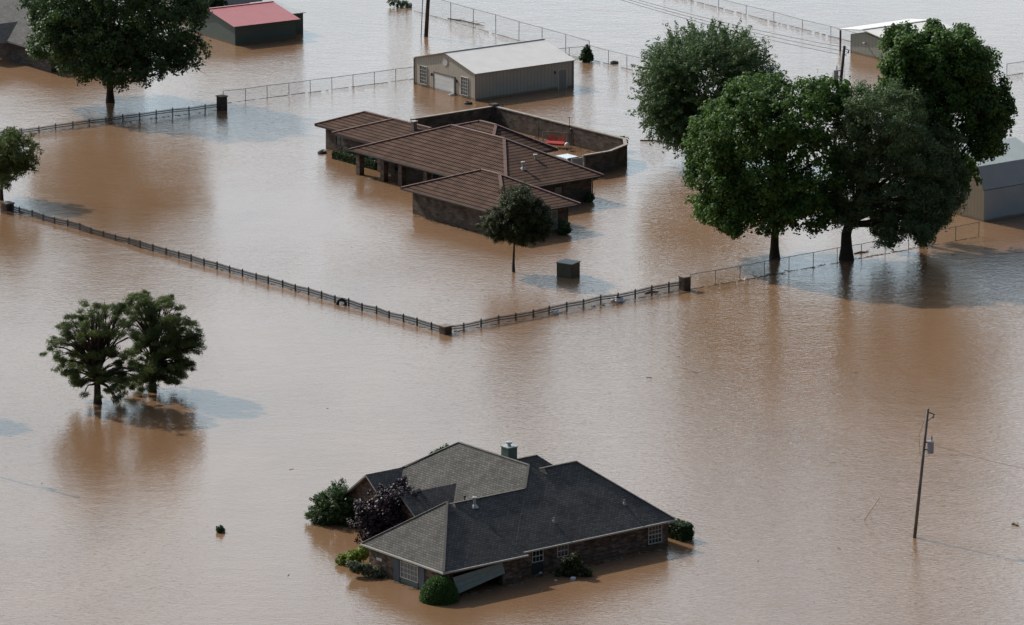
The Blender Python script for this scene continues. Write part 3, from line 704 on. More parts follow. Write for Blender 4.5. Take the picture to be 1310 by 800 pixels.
L_maple = leaf_mat('maple_leaves', (.045, .10, .024), (.13, .235, .05), trans=.38, spec=.25)
L_dark = leaf_mat('dark_leaves', (.035, .075, .026), (.095, .165, .05), spec=.3, trans=.3)
L_green = leaf_mat('mid_green_leaves', (.065, .12, .045), (.13, .21, .075), spec=.3, trans=.35)
L_grey = leaf_mat('grey_green_leaves', (.075, .125, .055), (.16, .235, .10), spec=.3, trans=.35)
L_pine = leaf_mat('pine_needles', (.07, .105, .032), (.17, .225, .07), trans=.38, spec=.2)
L_shade = leaf_mat('feathery_leaves', (.035, .05, .018), (.07, .092, .032), spec=.2)
L_purple = leaf_mat('purple_leaves', (.022, .012, .018), (.065, .04, .05), trans=.1)
L_lime = leaf_mat('lime_leaves', (.12, .18, .02), (.32, .40, .05))
L_hedge = leaf_mat('hedge_leaves', (.02, .05, .012), (.055, .12, .025))
G1 = 'broad leafy trees in the flood'
tree('leafy_tree', 'broad dark green tree with a rounded crown in front of the grey-roofed house', 'tree', (141, 131),
     [(150,20,72),(85,25,48),(215,30,50),(62,50,30),(243,68,26),(105,65,38),(195,68,34),(150,65,44),(150,-30,70),(75,0,45),(228,-5,45),(60,25,25)], L_dark, 11, 2600, 34, trunk_r=.42, group=G1, rc=.62, size=.28, shell=.4)
tree('leafy_tree', 'small round-topped tree cut by the left edge of the photo beside a fence pillar', 'tree', (2, 256),
     [(-5,197,30),(28,192,20),(-35,197,26),(36,208,12),(8,222,18),(10,182,16)], L_pine, 12, 520, 26, rc=.42, size=.22, trunk_r=.25, group=G1, aspect=3, nlimb=20)
tree('leafy_tree', 'loose-crowned dull green tree standing farthest back, behind the bright green tree', 'tree', (905, 208),
     [(905,112,46),(862,108,26),(862,142,26),(950,104,32),(902,72,26),(975,114,16),(900,150,28),(846,92,14),(942,74,18),(872,78,16),(842,135,14),(880,160,18)], L_green, 13, 2100, 42, rc=.27, size=.24, trunk_r=.3, group=G1, aspect=2.5, stretch=2.0, up=.5, shell=.3, thresh=.7, nlimb=40)
tree('leafy_tree', 'bright green maple with a dense clumpy crown and a single forked trunk', 'tree', (991, 331),
     [(928,163,46),(983,148,48),(1036,142,42),(912,220,36),(975,220,56),(1035,215,52),(925,262,30),(980,262,36),(1045,262,30),(1060,125,26),(905,190,30),(955,125,24),(1085,180,34),(900,265,16),(925,276,11),(1010,262,20)], L_maple, 14, 2700, 34, rc=.55, size=.29, shell=.4, trunk_r=.46, group=G1, trunk_top=.55, fork=4.0)
tree('leafy_tree', 'grey-green oak with a thick dark trunk dividing low, right of the bright maple', 'tree', (1083, 332),
     [(1135,160,58),(1188,195,40),(1095,185,44),(1130,230,50),(1188,245,38),(1088,245,34),(1150,278,22),(1205,222,26),(1180,285,16),(1100,140,32),(1070,268,16),(1130,292,15),(1200,275,18),(1215,250,20)], L_grey, 15, 2500, 44, rc=.6, size=.2, shell=.4, trunk_r=.62, group=G1, fork=3.0, trunk_top=.6, aspect=1.8, up=.2, flat=.8, drop=.3)
tree('leafy_tree', 'tallest green tree, rising behind the oak in front of the tan barn', 'tree', (1181, 314),
     [(1158,70,36),(1194,72,32),(1222,90,30),(1250,82,30),(1200,46,9),(1238,54,11),(1148,52,12),(1262,135,34),(1222,130,54),(1266,182,22),(1232,222,20),(1195,210,36),(1172,125,50),(1190,262,20),(1165,175,40),(1145,100,24),(1276,155,18)], L_maple, 16, 2700, 34, rc=.55, size=.29, shell=.4, trunk_r=.33, group=G1, trunk_top=.62, depth=.85)
GP = 'pine trees in the flood'
tree('leafy_tree', 'small round tree just beyond the left edge, its shadow reaching into view', 'tree', (-75, 528), [(-75,450,30),(-95,460,22),(-52,462,22),(-75,478,24)], L_dark, 21, 420, 24, rc=.4, size=.22, trunk_r=.2, group=G1)
tree('pine_tree', 'left one of the two joined pines, with bare lower branches showing', 'tree', (125, 516),
     [(118,405,22),(92,420,18),(80,445,18),(120,435,26),(150,410,22),(160,440,24),(95,468,16),(130,465,22),(168,470,18),(160,495,10),(62,450,9),(105,480,10),(148,482,14),(90,484,10),(152,498,11),(74,466,10),(112,492,8),(135,492,9)], L_pine, 17, 270, 90, rc=.42, size=.17, trunk_r=.34, group=GP, aspect=9, sub=0, nlimb=130, shell=.75, thresh=.75, flat=.5, trunk_top=.92, fork=1.8, twig=.01)
tree('pine_tree', 'right one of the two joined pines, with the denser crown', 'tree', (195, 501),
     [(180,395,20),(215,402,24),(238,425,18),(205,430,28),(250,442,10),(235,455,14),(185,455,24),(215,465,22),(178,382,9),(240,470,9),(190,480,14),(225,482,9),(172,488,10)], L_pine, 18, 400, 90, rc=.42, size=.17, trunk_r=.34, group=GP, aspect=9, sub=0, nlimb=110, shell=.7, thresh=.75, flat=.5, trunk_top=.92, fork=1.6, twig=.01)
tree('feathery_tree', 'small soft-leaved dark tree standing in the water before the tiled house', 'tree', (657, 348),
     [(664,254,12),(652,262,12),(678,263,13),(660,277,24),(636,281,13),(688,280,15),(640,292,13),(665,293,15),(688,294,12),(698,291,9),(629,291,9)], L_shade, 19, 900, 110, rc=.32, size=.12, shell=.3, trunk_r=.17, aspect=3, nlimb=30, stretch=.3, up=.6)
tree('purple_tree', 'dark purple-leaved plum tree beside the garage of the foreground house', 'tree', (498, 700),
     [(500,653,20),(478,660,18),(525,648,15),(492,642,14),(520,664,15),(468,670,13),(475,684,10),(505,676,14),(464,652,9),(519,630,8),(532,642,9),(480,675,14)], L_purple, 20, 900, 34, rc=.27, size=.2, trunk_r=.13, nlimb=22)

def bush(name, label, cat, base, lobes, lm, seed, **k):
    k.setdefault('n_cl', 160); k.setdefault('n_per', 24); k.setdefault('rc', .2); k.setdefault('size', .14); k.setdefault('trunk_r', .05); k.setdefault('nlimb', 12); k.setdefault('fork', .3)
    return tree(name, label, cat, base, lobes, lm, seed, **k)
bush('shrub', 'spiky dark green shrub at the left gable of the foreground house', 'shrub', (425, 668), [(425,645,11),(410,655,9),(440,640,10),(402,662,5),(432,632,6),(440,658,8),(447,650,8),(420,660,9),(415,645,7),(428,634,5),(434,627,3.5),(408,645,4)], L_dark, 30, stretch=.6, aspect=2.5, n_cl=420, size=.17, sub=0, rc=.16)
bush('shrub', 'lime green sprawling shrub at the garage corner of the foreground house', 'shrub', (458, 722), [(464,707,8),(450,712,7),(436,716,6),(468,700,6),(455,718,7),(443,722,5)], L_lime, 31, n_cl=330)
bush('shrub', 'flowering grey-green shrub along the garage wall of the foreground house', 'shrub', (478, 738), [(455,726,7),(468,728,8),(482,733,7),(496,740,6),(507,746,5),(448,722,4),(516,750,4)], leaf_mat('flowering_leaves', (.05,.08,.03), (.22,.24,.15)), 32, n_cl=240, depth=.4, size=.11)
bush('shrub', 'dark flowering bush under the eaves between the two small windows', 'shrub', (740, 737), [(738,726,8),(728,731,7),(750,733,6),(735,714,6),(716,735,5),(724,720,5)], L_shade, 33, n_cl=240, depth=.6)
bush('shrub', 'lone bush in the open water left of the foreground house', 'shrub', (282, 681), [(281,677,4.2),(284,679,3)], L_dark, 34, n_cl=40, rc=.12)
bush('shrub', 'leafy bush at the fence corner beyond the metal shed', 'shrub', (750, 79), [(750,68,6),(746,74,5),(754,74,5),(750,62,4)], L_hedge, 35, n_cl=90, size=.2)
bush('shrub', 'green bush in the right corner of the courtyard', 'shrub', tuple((787, 193)), [(785,184,6),(777,187,5),(794,182,6),(800,180,4)], L_hedge, 36, n_cl=110, size=.2)
bush('shrub', 'dull bush against the far courtyard wall', 'shrub', (760, 189), [(757,183,5),(764,184,5)], L_dark, 37, n_cl=60, size=.2)
bush('shrub', 'dark creeper at the back corner of the courtyard wall', 'shrub', (637, 160), [(637,142,6),(635,150,6),(640,156,5)], L_dark, 38, n_cl=90, size=.2)
bush('shrub', 'dark bush at the right corner of the tiled house', 'shrub', (755, 258), [(755,252,4),(753,256,4)], L_dark, 39, n_cl=50, size=.18)
bush('shrub', 'dark bush at the garage corner of the tiled house', 'shrub', (724, 300), [(723,290,6),(720,296,6),(727,294,4)], L_dark, 40, n_cl=70, size=.18)
bush('shrub', 'brushy treetops poking through the flood at the top edge', 'shrub', (513, 9), [(500,3,4),(508,4,5),(517,6,5),(524,8,3)], L_dark, 41, n_cl=60, size=.14, depth=.4)
bush('shrub', 'dark shrub between the pale building and the red roof', 'shrub', (280, 10), [(278,4,6),(286,5,5),(270,6,5)], L_dark, 42, n_cl=70, size=.2)
bush('shrub', 'thin foliage showing above the ridge of the foreground house', 'shrub', (566, 585), [(572,572,4),(566,577,5),(560,580,4),(552,583,4)], L_dark, 43, n_cl=45, size=.14)
# clipped ball and box hedges
def clipped(name, label, cat, loc, rz, shape, dims, lm, n, seed, size=.07):
    rng = np.random.default_rng(seed); root = empty(name, loc, rz, label, cat)
    if shape == 'ball':
        r, hgt = dims; d = rng.normal(size=(n, 3)); d[:, 2] = np.abs(d[:, 2])*1.0-.25; d /= np.linalg.norm(d, axis=1, keepdims=True)
        P = d*np.array([r, r, hgt])*rng.uniform(.93, 1.0, (n, 1)); P = P[P[:, 2] > -.2]; d = d[:len(P)]
        core = MB(); core.lathe((0,0,0), [(.05, -1)] + [(r*.93*cos(t_), hgt*.93*sin(t_)) for t_ in np.linspace(-.4, 1.5, 12)], 24)
    else:
        lx, ly, hz = dims; P = []; D = []
        for i in range(n):
            f_ = rng.choice(5, p=[.36, .2, .2, .12, .12]); x, y, z = rng.uniform(-lx, lx), rng.uniform(-ly, ly), rng.uniform(-.1, hz)
            if f_ == 0: z = hz; q = (0,0,1)
            elif f_ == 1: y = -ly; q = (0,-1,0)
            elif f_ == 2: y = ly; q = (0,1,0)
            elif f_ == 3: x = -lx; q = (-1,0,0)
            else: x = lx; q = (1,0,0)
            P.append((x, y, z)); D.append(q)
        P = np.array(P)+rng.normal(0, .02, (n, 3)); d = np.array(D, float)
        core = MB(); core.box(-lx+.04, lx-.04, -ly+.04, ly-.04, -1, hz-.04)
    core.build('dark_core', mat('hedge_inside', (.012, .022, .008), rough=1), root, uv=False)  # solid dark core filling the clipped leaf shell
    leaves('foliage', P, d, 9, .07, size, lm, root, rng, up=.1)
    return root
b_ = at(562, 769); clipped('ball_topiary', 'ball-clipped green bush before the hanging garage door', 'topiary', (b_.x, b_.y+.2, 0), 0, 'ball', (1.38, 1.72), leaf_mat('clipped_leaves', (.04, .10, .015), (.085, .19, .028)), 5200, 50, size=.05)
hd = h1w(23.1, 3.0); clipped('box_hedge', 'flat-topped clipped hedge at the right end of the foreground house', 'hedge', (hd.x, hd.y, 0), TH1, 'box', (.55, 1.7, 1.15), L_hedge, 1500, 51)
hd = at(434, 668); clipped('box_hedge', 'flat-topped hedge at the left gable of the foreground house', 'hedge', (hd.x+.3, hd.y, 0), TH1+R(90), 'box', (1.3, .7, .75), L_hedge, 1200, 52)
hd = h2w(9.95, 19.6); clipped('box_hedge', 'long low hedge along the front wall of the tiled house', 'hedge', (hd.x, hd.y, 0), TH2, 'box', (.5, 3.3, .7), L_hedge, 1500, 53, size=.1)
bush('shrub', 'dark bush drooping at the outer end of the right-hand hedge', 'shrub', (882, 690), [(878,680,5),(884,682,3.5),(874,686,4)], L_dark, 44, n_cl=50)

# ================================================================== fences
iron = mat('black_iron', (.02, .02, .022), rough=.5, noise=.3)
steel = mat('galvanised_pipe', (.13, .135, .13), rough=.5, metal=.2)
pbrick = brick_mat('pillar_brick', (.085, .06, .045), (.17, .12, .09), (.12, .10, .08), .3, .1, noise=.4)
def pillar(px, label, w, h, rz=TH1):
    P = at(*px); r = empty('brick_pillar', (P.x, P.y, 0), rz, label, 'pillar', 'brick pillars of the iron fence')
    m = MB(); m.box(-w/2, w/2, -w/2, w/2, zb, h); m.build('shaft', pbrick, r)
    m = MB(); m.box(-w/2-.07, w/2+.07, -w/2-.07, w/2+.07, h, h+.09); m.build('cap', mat('stone_cap', (.24, .20, .16), noise=.2), r, bevel=.02)
    return P
pA = pillar((10, 269), 'low brick fence pillar near the left edge, beside the small tree', .8, .62)
pB = pillar((570, 427), 'brick pillar at the corner where the iron fence turns', .72, .62)
pC = pillar((876, 371), 'brick pillar where the iron fence meets the chain-link fence near the big trees', .72, 1.12)
pD = pillar((284, 141), 'brick pillar ending the upper left iron fence', .75, 1.35)
def iron_fence(label, p, q, h0, h1, bay=1.83):
    d = q-p; L_ = d.length; n = max(1, round(L_/bay)); root = empty('iron_fence', (p.x, p.y, 0), math.atan2(d.y, d.x), label, 'fence')
    rng = random.Random(int(L_*100)); rail1 = MB(); 
    hh = [h0+(h1-h0)*i/n+rng.uniform(-.07, .05) for i in range(n+1)]; yy = [rng.uniform(-.09, .09) for _ in range(n+1)]
    for s_ in (-.05, -.24):
        m = MB()
        for i in range(n): m.bar((i*L_/n, yy[i], hh[i]+s_), ((i+1)*L_/n, yy[i+1], hh[i+1]+s_), .05, .065)
        m.build('rail', iron, root)
    for i in range(n+1):
        m = MB(); m.box(i*L_/n-.04, i*L_/n+.04, yy[i]-.04, yy[i]+.04, zb, hh[i]+.14); m.lathe((i*L_/n, yy[i], hh[i]+.14), [(.05, 0), (.05, .03), (.0, .07)], 6); m.build('post', iron, root)
    for i in range(n):
        m = MB(); k = 16
        for j in range(1, k):
            t_ = j/k; x = (i+t_)*L_/n; y = yy[i]*(1-t_)+yy[i+1]*t_; h = hh[i]*(1-t_)+hh[i+1]*t_
            m.box(x-.016, x+.016, y-.016, y+.016, zb, h+.09)
        m.build('picket_panel', iron, root)
    return root
iron_fence('black iron picket fence running from the left edge down to the corner pillar', pA, pB, .48, .52)
iron_fence('black iron picket fence from the corner pillar up to the chain-link fence', pB, pC, .50, .80)
iron_fence('black iron picket fence at upper left, below the broad tree', at(-60, 183), pD, .45, .68)
def mesh_mat():
    m = bpy.data.materials.new('chain_link_mesh'); m.use_nodes = True; n = m.node_tree; b = n.nodes['Principled BSDF']; b.inputs['Base Color'].default_value = (.13, .13, .125, 1); b.inputs['Roughness'].default_value = .5
    uv = n.nodes.new('ShaderNodeUVMap'); uv.uv_map = 'UVMap'; fs = []
    for a_ in (45, -45):
        mp = n.nodes.new('ShaderNodeMapping'); mp.inputs['Rotation'].default_value = (0, 0, R(a_)); n.links.new(uv.outputs[0], mp.inputs[0])
        w_ = n.nodes.new('ShaderNodeTexWave'); w_.wave_profile = 'SAW'; w_.inputs['Scale'].default_value = 1/.07/2/pi*6.283/1*1.0; n.links.new(mp.outputs[0], w_.inputs[0])
        g_ = n.nodes.new('ShaderNodeMath'); g_.operation = 'GREATER_THAN'; g_.inputs[1].default_value = .955; n.links.new(w_.outputs['Fac'], g_.inputs[0]); fs.append(g_)
    mx = n.nodes.new('ShaderNodeMath'); mx.operation = 'MAXIMUM'; n.links.new(fs[0].outputs[0], mx.inputs[0]); n.links.new(fs[1].outputs[0], mx.inputs[1])
    tr = n.nodes.new('ShaderNodeBsdfTransparent'); ms = n.nodes.new('ShaderNodeMixShader'); n.links.new(mx.outputs[0], ms.inputs[0]); n.links.new(tr.outputs[0], ms.inputs[1]); n.links.new(b.outputs[0], ms.inputs[2])
    n.links.new(ms.outputs[0], n.nodes['Material Output'].inputs[0]); return m
MESH = mesh_mat()
def chain_fence(label, p, q, h, n, name='chain_link_fence', debris=True, pr=.03):
    d = q-p; L_ = d.length; root = empty(name, (p.x, p.y, 0), math.atan2(d.y, d.x), label, 'fence', 'chain-link fences')
    rng = random.Random(int(L_*77)); m = MB(); hs = [h+rng.uniform(-.04, .04) for _ in range(n+1)]
    m.tube([(L_*i/n, 0, hs[i]) for i in range(n+1)], pr*.85, 6); m.build('top_rail', steel, root)
    for i in range(n+1):
        m = MB(); m.tube([(L_*i/n, 0, zb), (L_*i/n, rng.uniform(-.04, .04), hs[i]+.03)], pr, 6); m.build('post', steel, root)
    m = MB(); m.face([(0, .03, -.6), (L_, .03, -.6), (L_, .03, h-.04), (0, .03, h-.04)]); m.build('wire_mesh', MESH, root)
    if debris:
        m = MB(); x = 0
        while x < L_:
            l = rng.uniform(.3, 2.2); y = rng.uniform(-.08, .02)
            m.tube([(x, y, .0), (min(L_, x+l), y+rng.uniform(-.05, .05), .012)], rng.uniform(.012, .03), 5); x += l+rng.uniform(0, .6)
        m.build('caught_debris', mat('wet_reed', (.05, .04, .03), rough=.9), root)
    return root
chain_fence('chain-link fence from the upper left pillar to the metal shed', at(286, 132.5), at(533, 100.5), 1.22, 9)
chain_fence('taller chain-link fence running from the top edge behind the metal shed', at(520, 11), at(754, 77.5), 2.0, 8, pr=.035)
chain_fence('short chain-link fence from the shed wall to the fence corner bush', at(706, 79), at(750, 74.5), 1.25, 2)
chain_fence('chain-link fence from the corner bush towards the dull green tree', at(755, 76), at(850, 99.5), 1.4, 4)
chain_fence('chain-link fence passing under the large trees', at(883, 370.5), at(1252, 303), 1.3, 12)
chain_fence('chain-link fence crossing the water at the top right', at(850, -8), at(1100, 56), 1.0, 7)
chain_fence('chain-link fence leaving the right edge past the tallest tree', at(1288, 97), at(1360, 86), 1.2, 3)

# ================================================================== utility poles
wood = mat('weathered_pole', (.20, .18, .16), rough=.9, noise=.35, nscale=2)
wood_d = mat('dark_pole', (.07, .055, .05), rough=.9, noise=.3, nscale=2)
tgrey = mat('transformer_grey', (.36, .38, .41), rough=.45, noise=.1)
def pole(label, px, Hh, lean, wm, r=.15, trans=True, side=1, arm=True):
    P = at(*px); root = empty('utility_pole', (P.x, P.y, 0), 0, label, 'utility pole', 'wooden utility poles')
    def c(z): return Vector((lean*z, 0, z))
    m = MB(); m.tube([c(-1.2), c(Hh*.5), c(Hh)], [r*1.15, r, r*.8], 12); m.build('pole', wm, root, smooth=True)
    if trans:
        z = Hh*.66; x = c(z).x+side*.5
        m = MB(); m.lathe((x, -.05, z-.05), [(.01, 0), (.22, .02), (.235, .06), (.235, .8), (.25, .83), (.25, .88), (.1, .95), (.01, .96)], 16)
        t = m.build('transformer', tgrey, root, smooth=False)
        m = MB(); m.lathe((x+.08, -.05, z+.92), [(.05, 0), (.08, .05), (.04, .1), (.07, .16), (.02, .36)], 8); m.build('bushing', mat('porcelain', (.2, .2, .21), rough=.2), t)
        m = MB(); m.box(min(x, c(z).x), max(x, c(z).x), -.1, 0, z+.2, z+.28); m.box(min(x, c(z).x), max(x, c(z).x), -.1, 0, z+.75, z+.83); m.build('bracket', iron, root)
        m = MB(); m.tube([(x, -.1, z+.1), (x-.2*side, -.3, z-.25), (c(z).x-.25*side, -.2, z-.1), (c(z).x-.35*side, -.1, z+1.2), (c(z).x, -.1, Hh-.9)], .012, 5); m.build('lead_wire', iron, root)
    if arm:
        m = MB(); m.bar(c(Hh-.25), c(Hh-.45)+Vector((.55, 0, 0)), .07, .07); m.bar(c(Hh-1.0), c(Hh-.5)+Vector((.5, 0, 0)), .04, .04); m.build('arm', iron, root)
        m = MB(); m.lathe(c(Hh-.75)+Vector((.45, 0, 0)), [(.02, 0), (.07, .08), (.04, .15), (.07, .22), (.02, .3)], 8); m.build('insulator', MATS.get('porcelain') or iron, root)
    return root, P
u1, P1 = pole('weathered utility pole with a grey transformer standing in open water at lower right', (1170, 688), 9.6, .085, wood, r=.115)
u2, P2 = pole('dark utility pole with a transformer behind the treetops at upper right', (1068, 182), 9.3, .085, wood_d, r=.16, side=-1)
u3, P3 = pole('dark utility pole rising out of the frame at the top edge', (545, 47), 9.8, .06, wood_d, r=.19, trans=False)
pole('utility pole standing just outside the left edge of the photo', (-48, 598), 9.6, .02, wood, r=.13)
m = MB(); m.tube([(-.55, -.3, -1), (-.1, -.2, 9.0)], .05, 6); m.build('conduit', steel, u3)
def wire(label, pts, r=.015, sag=.6, m_=None):
    p, q = Vector(pts[0]), Vector(pts[1]); o = MB(); O = (p.x, p.y, 0); L_ = (q-p).length
    o.tube([p.lerp(q, t_)-Vector(O)-Vector((0, 0, sag*4*t_*(1-t_))) for t_ in np.linspace(0, 1, 25)], r, 5)
    x = o.build('power_line', m_ or iron); x.location = O; return tag(x, label, 'cable', 'overhead cables')
t1 = Vector((P1.x+.085*9.2+.5, P1.y, 9.1)); t2 = Vector((P2.x+.085*9+.3, P2.y, 9.0)); t3 = Vector((P3.x+.5, P3.y, 9.4))
pale_wire = mat('pale_wire', (.42, .40, .38), rough=.5)
wire('pale overhead wire leaving the lower right pole to the right', (t1+Vector((0, 0, -2.2)), t1+Vector((16, -6, -3.6))), r=.012, m_=pale_wire)
for k in range(3):
    wire(['upper', 'middle', 'lower'][k]+' dark cable running left from the upper right pole to the top edge', (t2+Vector((0, .2*k, .1-.42*k)), at(700, -36+2.5*k, 9.6)), r=.022)
ow = MB(); gA = at(1101, 664); gB = Vector((P1.x+.085*6.6, P1.y, 6.6)); O = Vector((gA.x, gA.y, 0))
GW = empty('guy_wire', tuple(O), 0, 'thin slanting guy wire with a yellow sleeve left of the lower right pole', 'guy wire')
ow.tube([Vector((0, 0, -.5)), gB-O], .006, 5); ow.build('strand', pale_wire, GW)
ow = MB(); ow.tube([(0, 0, -.5), (gB-O)*.30], .022, 6); ow.build('sleeve', mat('yellow_sleeve', (.45, .28, .06), rough=.6), GW)

# ================================================================== utility box, floating things
ub = at(727, 355); UB = empty('utility_box', (ub.x, ub.y+.4, 0), R(-35), 'dark green metal utility box standing in the water right of the small tree', 'utility box')
olive = mat('dark_olive_metal', (.085, .085, .055), rough=.55, noise=.15)
m = MB(); m.box(-.78, .78, -.62, .62, -1, 1.22); m.build('cabinet', olive, UB, bevel=.02)
m = MB(); m.slab([(-.84, -.68, 1.27), (.84, -.68, 1.27), (.84, .68, 1.33), (-.84, .68, 1.33)], .07); m.build('lid', mat('grey_green_lid', (.17, .18, .15), rough=.5), UB)
m = MB(); m.box(-.72, -.02, -.635, -.622, .1, 1.15); m.box(.02, .72, -.635, -.622, .1, 1.15); m.build('door', olive, UB)
rub = mat('tyre_rubber', (.018, .018, .02), rough=.7)
def tyre(label, px, Rr=.3, rot=Matrix(), z=.06):
    P = at(*px); m = MB(); m.torus((0, 0, z), Rr, .13, rot); o = m.build('tyre', rub, smooth=True); o.location = (P.x, P.y, 0); return tag(o, label, 'tyre', 'floating tyres')
tyre('black tyre floating off the left corner of the tiled house', (412, 196))
tyre('black tyre floating in front of the metal shed', (599, 133))
tyre('black tyre floating beside the chain-link fence beyond the metal shed', (786, 81))
tyre('tyre standing half out of the water against the iron fence', (437, 390), .34, Matrix.Rotation(R(80), 4, 'X') , .12)
def bag(label, px, s, seed, col='white_plastic', c=(.75, .75, .73), dz=0):
    rng = np.random.default_rng(seed); P = at(*px); m = MB(); n, k = 14, 7; base = []
    for i in range(k+1):
        a_ = -.5+(pi/2+.5)*i/k
        for j in range(n):
            b_ = 2*pi*j/n; r_ = 1+rng.normal(0, .14); m.v.append((s*cos(a_)*cos(b_)*r_, s*.8*cos(a_)*sin(b_)*r_, s*.75*sin(a_)*r_+dz))
    for i in range(k):
        for j in range(n):
            a_ = i*n+j; b_ = i*n+(j+1) % n; m.f.append((a_, b_, b_+n, a_+n)); m.m.append(0)
    o = m.build('plastic_bag', mat(col, c, rough=.35)); o.location = (P.x, P.y, 0); return tag(o, label, 'plastic bag', 'plastic bags adrift')
bag('largest white plastic bag caught on the iron fence near its right pillar', (790, 386), .55, 1)
bag('white bag caught on the iron fence, midway along the right run', (709, 401), .38, 2)
bag('small white scrap of plastic floating between two bags on the iron fence', (759, 392), .18, 3)
bag('pale bag floating before the garage side of the foreground house', (686, 733), .42, 4, 'pale_blue_plastic', (.5, .58, .62))
bag('small white piece of litter floating before the dark flowering bush', (733, 741), .22, 5)
bag('tiny white piece of litter floating left of the dark flowering bush', (711, 743), .1, 6)
bag('white litter caught at the foot of the metal shed door', (578, 122), .3, 7)
bag('white scrap on the chain-link fence near the brick pillar', (955, 358), .22, 8)
bag('white scrap beside the low pillar on the left iron fence', (27, 273), .22, 9)
P = at(658, 742); m = MB(); m.box(-.36, .36, -.2, .2, -.1, .3); m.box(-.38, .38, -.22, .22, .3, .36); o = m.build('storage_box', mat('light_blue_plastic', (.35, .47, .55), rough=.4), bevel=.03); o.location = (P.x, P.y, 0); o.rotation_euler = (R(8), R(-6), TH1); tag(o, 'light blue plastic tub floating at the garage corner', 'storage box')
def branch(label, p, q, r=.05, seed=0):
    rng = random.Random(seed); P, Q = at(*p), at(*q); O = Vector((P.x, P.y, 0)); m = MB(); d = Q-P
    m.tube([P-O+Vector((0, 0, .01)), P.lerp(Q, .4)-O+Vector((0, .15, .06)), P.lerp(Q, .75)-O+Vector((0, -.1, .04)), Q-O], [r, r*.9, r*.7, r*.3], 6)
    for k in range(3):
        t_ = rng.uniform(.2, .8); s_ = P.lerp(Q, t_)-O; m.tube([s_, s_+Vector((d.x*.15, rng.uniform(-.5, .5), .12)), s_+Vector((d.x*.25, rng.uniform(-.8, .8), .05))], [r*.5, r*.3, .01], 5)
    o = m.build('floating_branch', mat('wet_wood', (.045, .035, .028), rough=.8)); o.location = O; return tag(o, label, 'branch', 'branches adrift')
branch('dark stick floating right of the courtyard wall', (819, 180), (857, 182.5), .07, 1)
branch('curved dark stick floating near the right edge, right of the lower pole', (1294, 671), (1303, 673), .06, 2)
branch('dark branches tangled in the iron fence near its right pillar', (826, 376), (843, 373), .1, 3)
branch('leafy twig afloat at the foot of the thick-trunked oak', (1093, 325), (1112, 322), .07, 4)
branch('drift wood lodged against the tall chain-link fence', (573, 24), (620, 33), .06, 5)

# ================================================================== courtyard furniture
SW = empty('garden_swing', tuple(h2w(29.0, 13.9)), R(-18), 'red cushioned garden swing seat in the courtyard', 'swing seat')
redc = mat('red_cushion', (.42, .04, .035), rough=.8, noise=.2); 
m = MB(); m.obox((0, 0, .45), (.95, 0, 0), (0, .42, .06), (0, 0, .09)); m.build('seat', redc, SW, bevel=.03)
for sx_ in (-.48, .48):
    m = MB(); m.obox((sx_, .50, .80), (.36, 0, .05*sx_), (0, .07, -.03), (0, .14, .24)); m.build('back_cushion', mat('orange_red_cushion', (.5, .10, .05), rough=.8, noise=.2), SW, bevel=.03)
m = MB()
for s_ in (-1.2, 1.2):
    m.tube([(s_, -.7, -1), (s_, 0, 1.5)], .03, 6); m.tube([(s_, .7, -1), (s_, 0, 1.5)], .03, 6)
m.tube([(-1.2, 0, 1.5), (1.2, 0, 1.5)], .03, 6)
for s_ in (-.95, .95): m.tube([(s_, 0, .5), (s_, 0, 1.5)], .012, 5)
m.build('swing_frame', mat('swing_metal', (.22, .2, .19), rough=.5), SW)
P = h2w(29.0, 12.1); GL = empty('garden_lamp', tuple(P), 0, 'white globe lamp in the courtyard right of the red swing seat', 'lamp')
m = MB(); m.tube([(0, 0, -1), (0, 0, .3)], .04, 6); m.build('lamp_post', dark_trim, GL)
m = MB(); m.lathe((0, 0, .3), [(.05, 0)]+[(.24*cos(t_), .26+.24*sin(t_)) for t_ in np.linspace(-1.3, 1.55, 9)], 12); m.build('globe', mat('white_globe', (.75, .73, .7), rough=.3), GL, smooth=True)
for k, (a_, b_, h_, lb) in enumerate(((29.3, 11.9, 1.9, 'dark post lamp by the far courtyard wall'), (30.7, 13.9, 2.7, 'thin metal stake rising above the far courtyard wall'), (29.9, 17.5, 2.2, 'thin forked plant stake behind the red swing seat'))):
    P = h2w(a_, b_); r_ = empty('garden_stake', tuple(P), 0, lb, 'garden stake')
    m = MB(); m.tube([(0, 0, -1), (.03, 0, h_)], .03, 6); m.build('stem', dark_trim, r_)
    m = MB(); 
    if k == 0: m.lathe((.03, 0, h_-.1), [(.05, 0), (.15, .05), (.12, .3), (.02, .38)], 8)
    else: m.tube([(-.15, 0, h_-.1), (.03, 0, h_), (.2, 0, h_-.05)], .015, 5)
    m.build('head', dark_trim, r_)
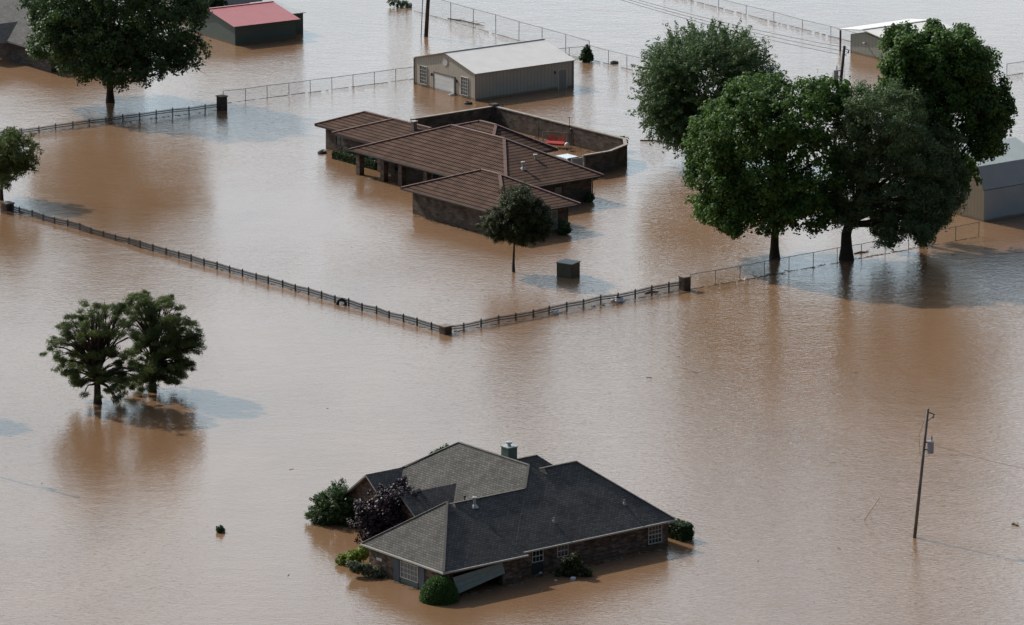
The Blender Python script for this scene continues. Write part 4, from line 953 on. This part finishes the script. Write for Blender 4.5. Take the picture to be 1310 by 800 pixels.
# pale car parked against the back of the tiled house
P = h2w(24.6, 6.2); CR = empty('parked_car', tuple(P), TH2+R(90), 'white car with dark windows, mostly hidden behind the tiled roof in the courtyard', 'car')
wc = mat('white_car_paint', (.68, .70, .70), rough=.25, spec=.6)
prof = [(-2.3, .25), (-2.3, .62), (-1.9, .78), (-.95, .82), (-.35, 1.28), (1.3, 1.30), (1.95, .88), (2.25, .8), (2.3, .25)]
prof = [(x, z-.35) for x, z in prof]
m = MB(); A = [(x, -.88 if z < .5 else -.72, z) for x, z in prof]; Bq = [(x, -y, z) for x, y, z in A]; m.face(A); m.face(Bq[::-1])
for i in range(len(A)): j = (i+1) % len(A); m.face([A[j], A[i], Bq[i], Bq[j]])
m.build('body', wc, CR, bevel=.05)
m = MB(); zz = -.35
m.obox((-.68, 0, 1.06+zz), (.30, 0, .23), (0, .62, 0), (-.012, 0, .016)); m.obox((1.64, 0, 1.10+zz), (.30, 0, -.19), (0, .62, 0), (.012, 0, .018))
m.box(-.3, 1.3, -.80, -.745, .88+zz, 1.2+zz); m.box(-.3, 1.3, .745, .80, .88+zz, 1.2+zz); m.build('windows', mat('car_glass', (.015, .02, .02), rough=.08), CR)
for sx_ in (-1.45, 1.45):
    for sy_ in (-.8, .8):
        m = MB(); m.torus((sx_, sy_, 0.0-.02), .24, .1, Matrix.Rotation(R(90), 4, 'X'), 16, 6); m.build('wheel', rub, CR)

# ================================================================== drift: leaf litter and twigs gathered on walls and fences
rngd = random.Random(7); dr = MB(); D0 = at(570, 427); D0.z = 0
def drift(P, Q, n, spread=.25):
    P, Q = Vector(P), Vector(Q); d = (Q-P).normalized(); nn = Vector((-d.y, d.x, 0))
    for _ in range(n):
        c = rngd.uniform(0, 1); c = P.lerp(Q, c)+nn*rngd.gauss(0, spread); c.z = .006
        a = rngd.uniform(0, pi); l = rngd.uniform(.04, .28); w = rngd.uniform(.02, .06); u = Vector((cos(a), sin(a), 0)); v = Vector((-sin(a), cos(a), 0))
        dr.obox(c-D0, u*l, v*w, (0, 0, .012), rngd.randrange(3))
drift(pA, pB, 120, .12); drift(pB, pC, 110, .15); drift(at(-60, 183), pD, 60, .12); drift(at(883, 370.5), at(1175, 317), 80, .15)
for a0, b0, a1, b1, n_ in ((1, .1, 7, .1, 40), (7, .8, 21.2, .8, 110), (.1, .3, .1, 9, 50), (6.7, 15, 6.7, 20, 30)): drift(h1w(a0, b0), h1w(a1, b1), n_, .18)
for a0, b0, a1, b1, n_ in ((.5, -14, .5, -1, 90), (.8, -14.7, 7, -14.7, 40), (7, 1, 7, 16, 60), (11.4, 23, 11.4, 27, 30), (30.5, 6, 30.5, 25, 90), (31.3, 6, 31.3, 25, 60)): drift(h2w(a0, b0), h2w(a1, b1), n_, .2)
for _ in range(35):
    q = at(rngd.uniform(0, 1310), rngd.uniform(20, 800)); drift(q, q+Vector((.3, .1, 0)), 1, .1)
o = dr.build('drift_litter', [mat('litter_dark', (.04, .03, .02)), mat('litter_brown', (.12, .08, .05)), mat('litter_pale', (.28, .24, .18))]); o.location = D0; tag(o, 'scattered leaf litter and twigs gathered along walls and fences on the water', 'litter', kind='stuff')
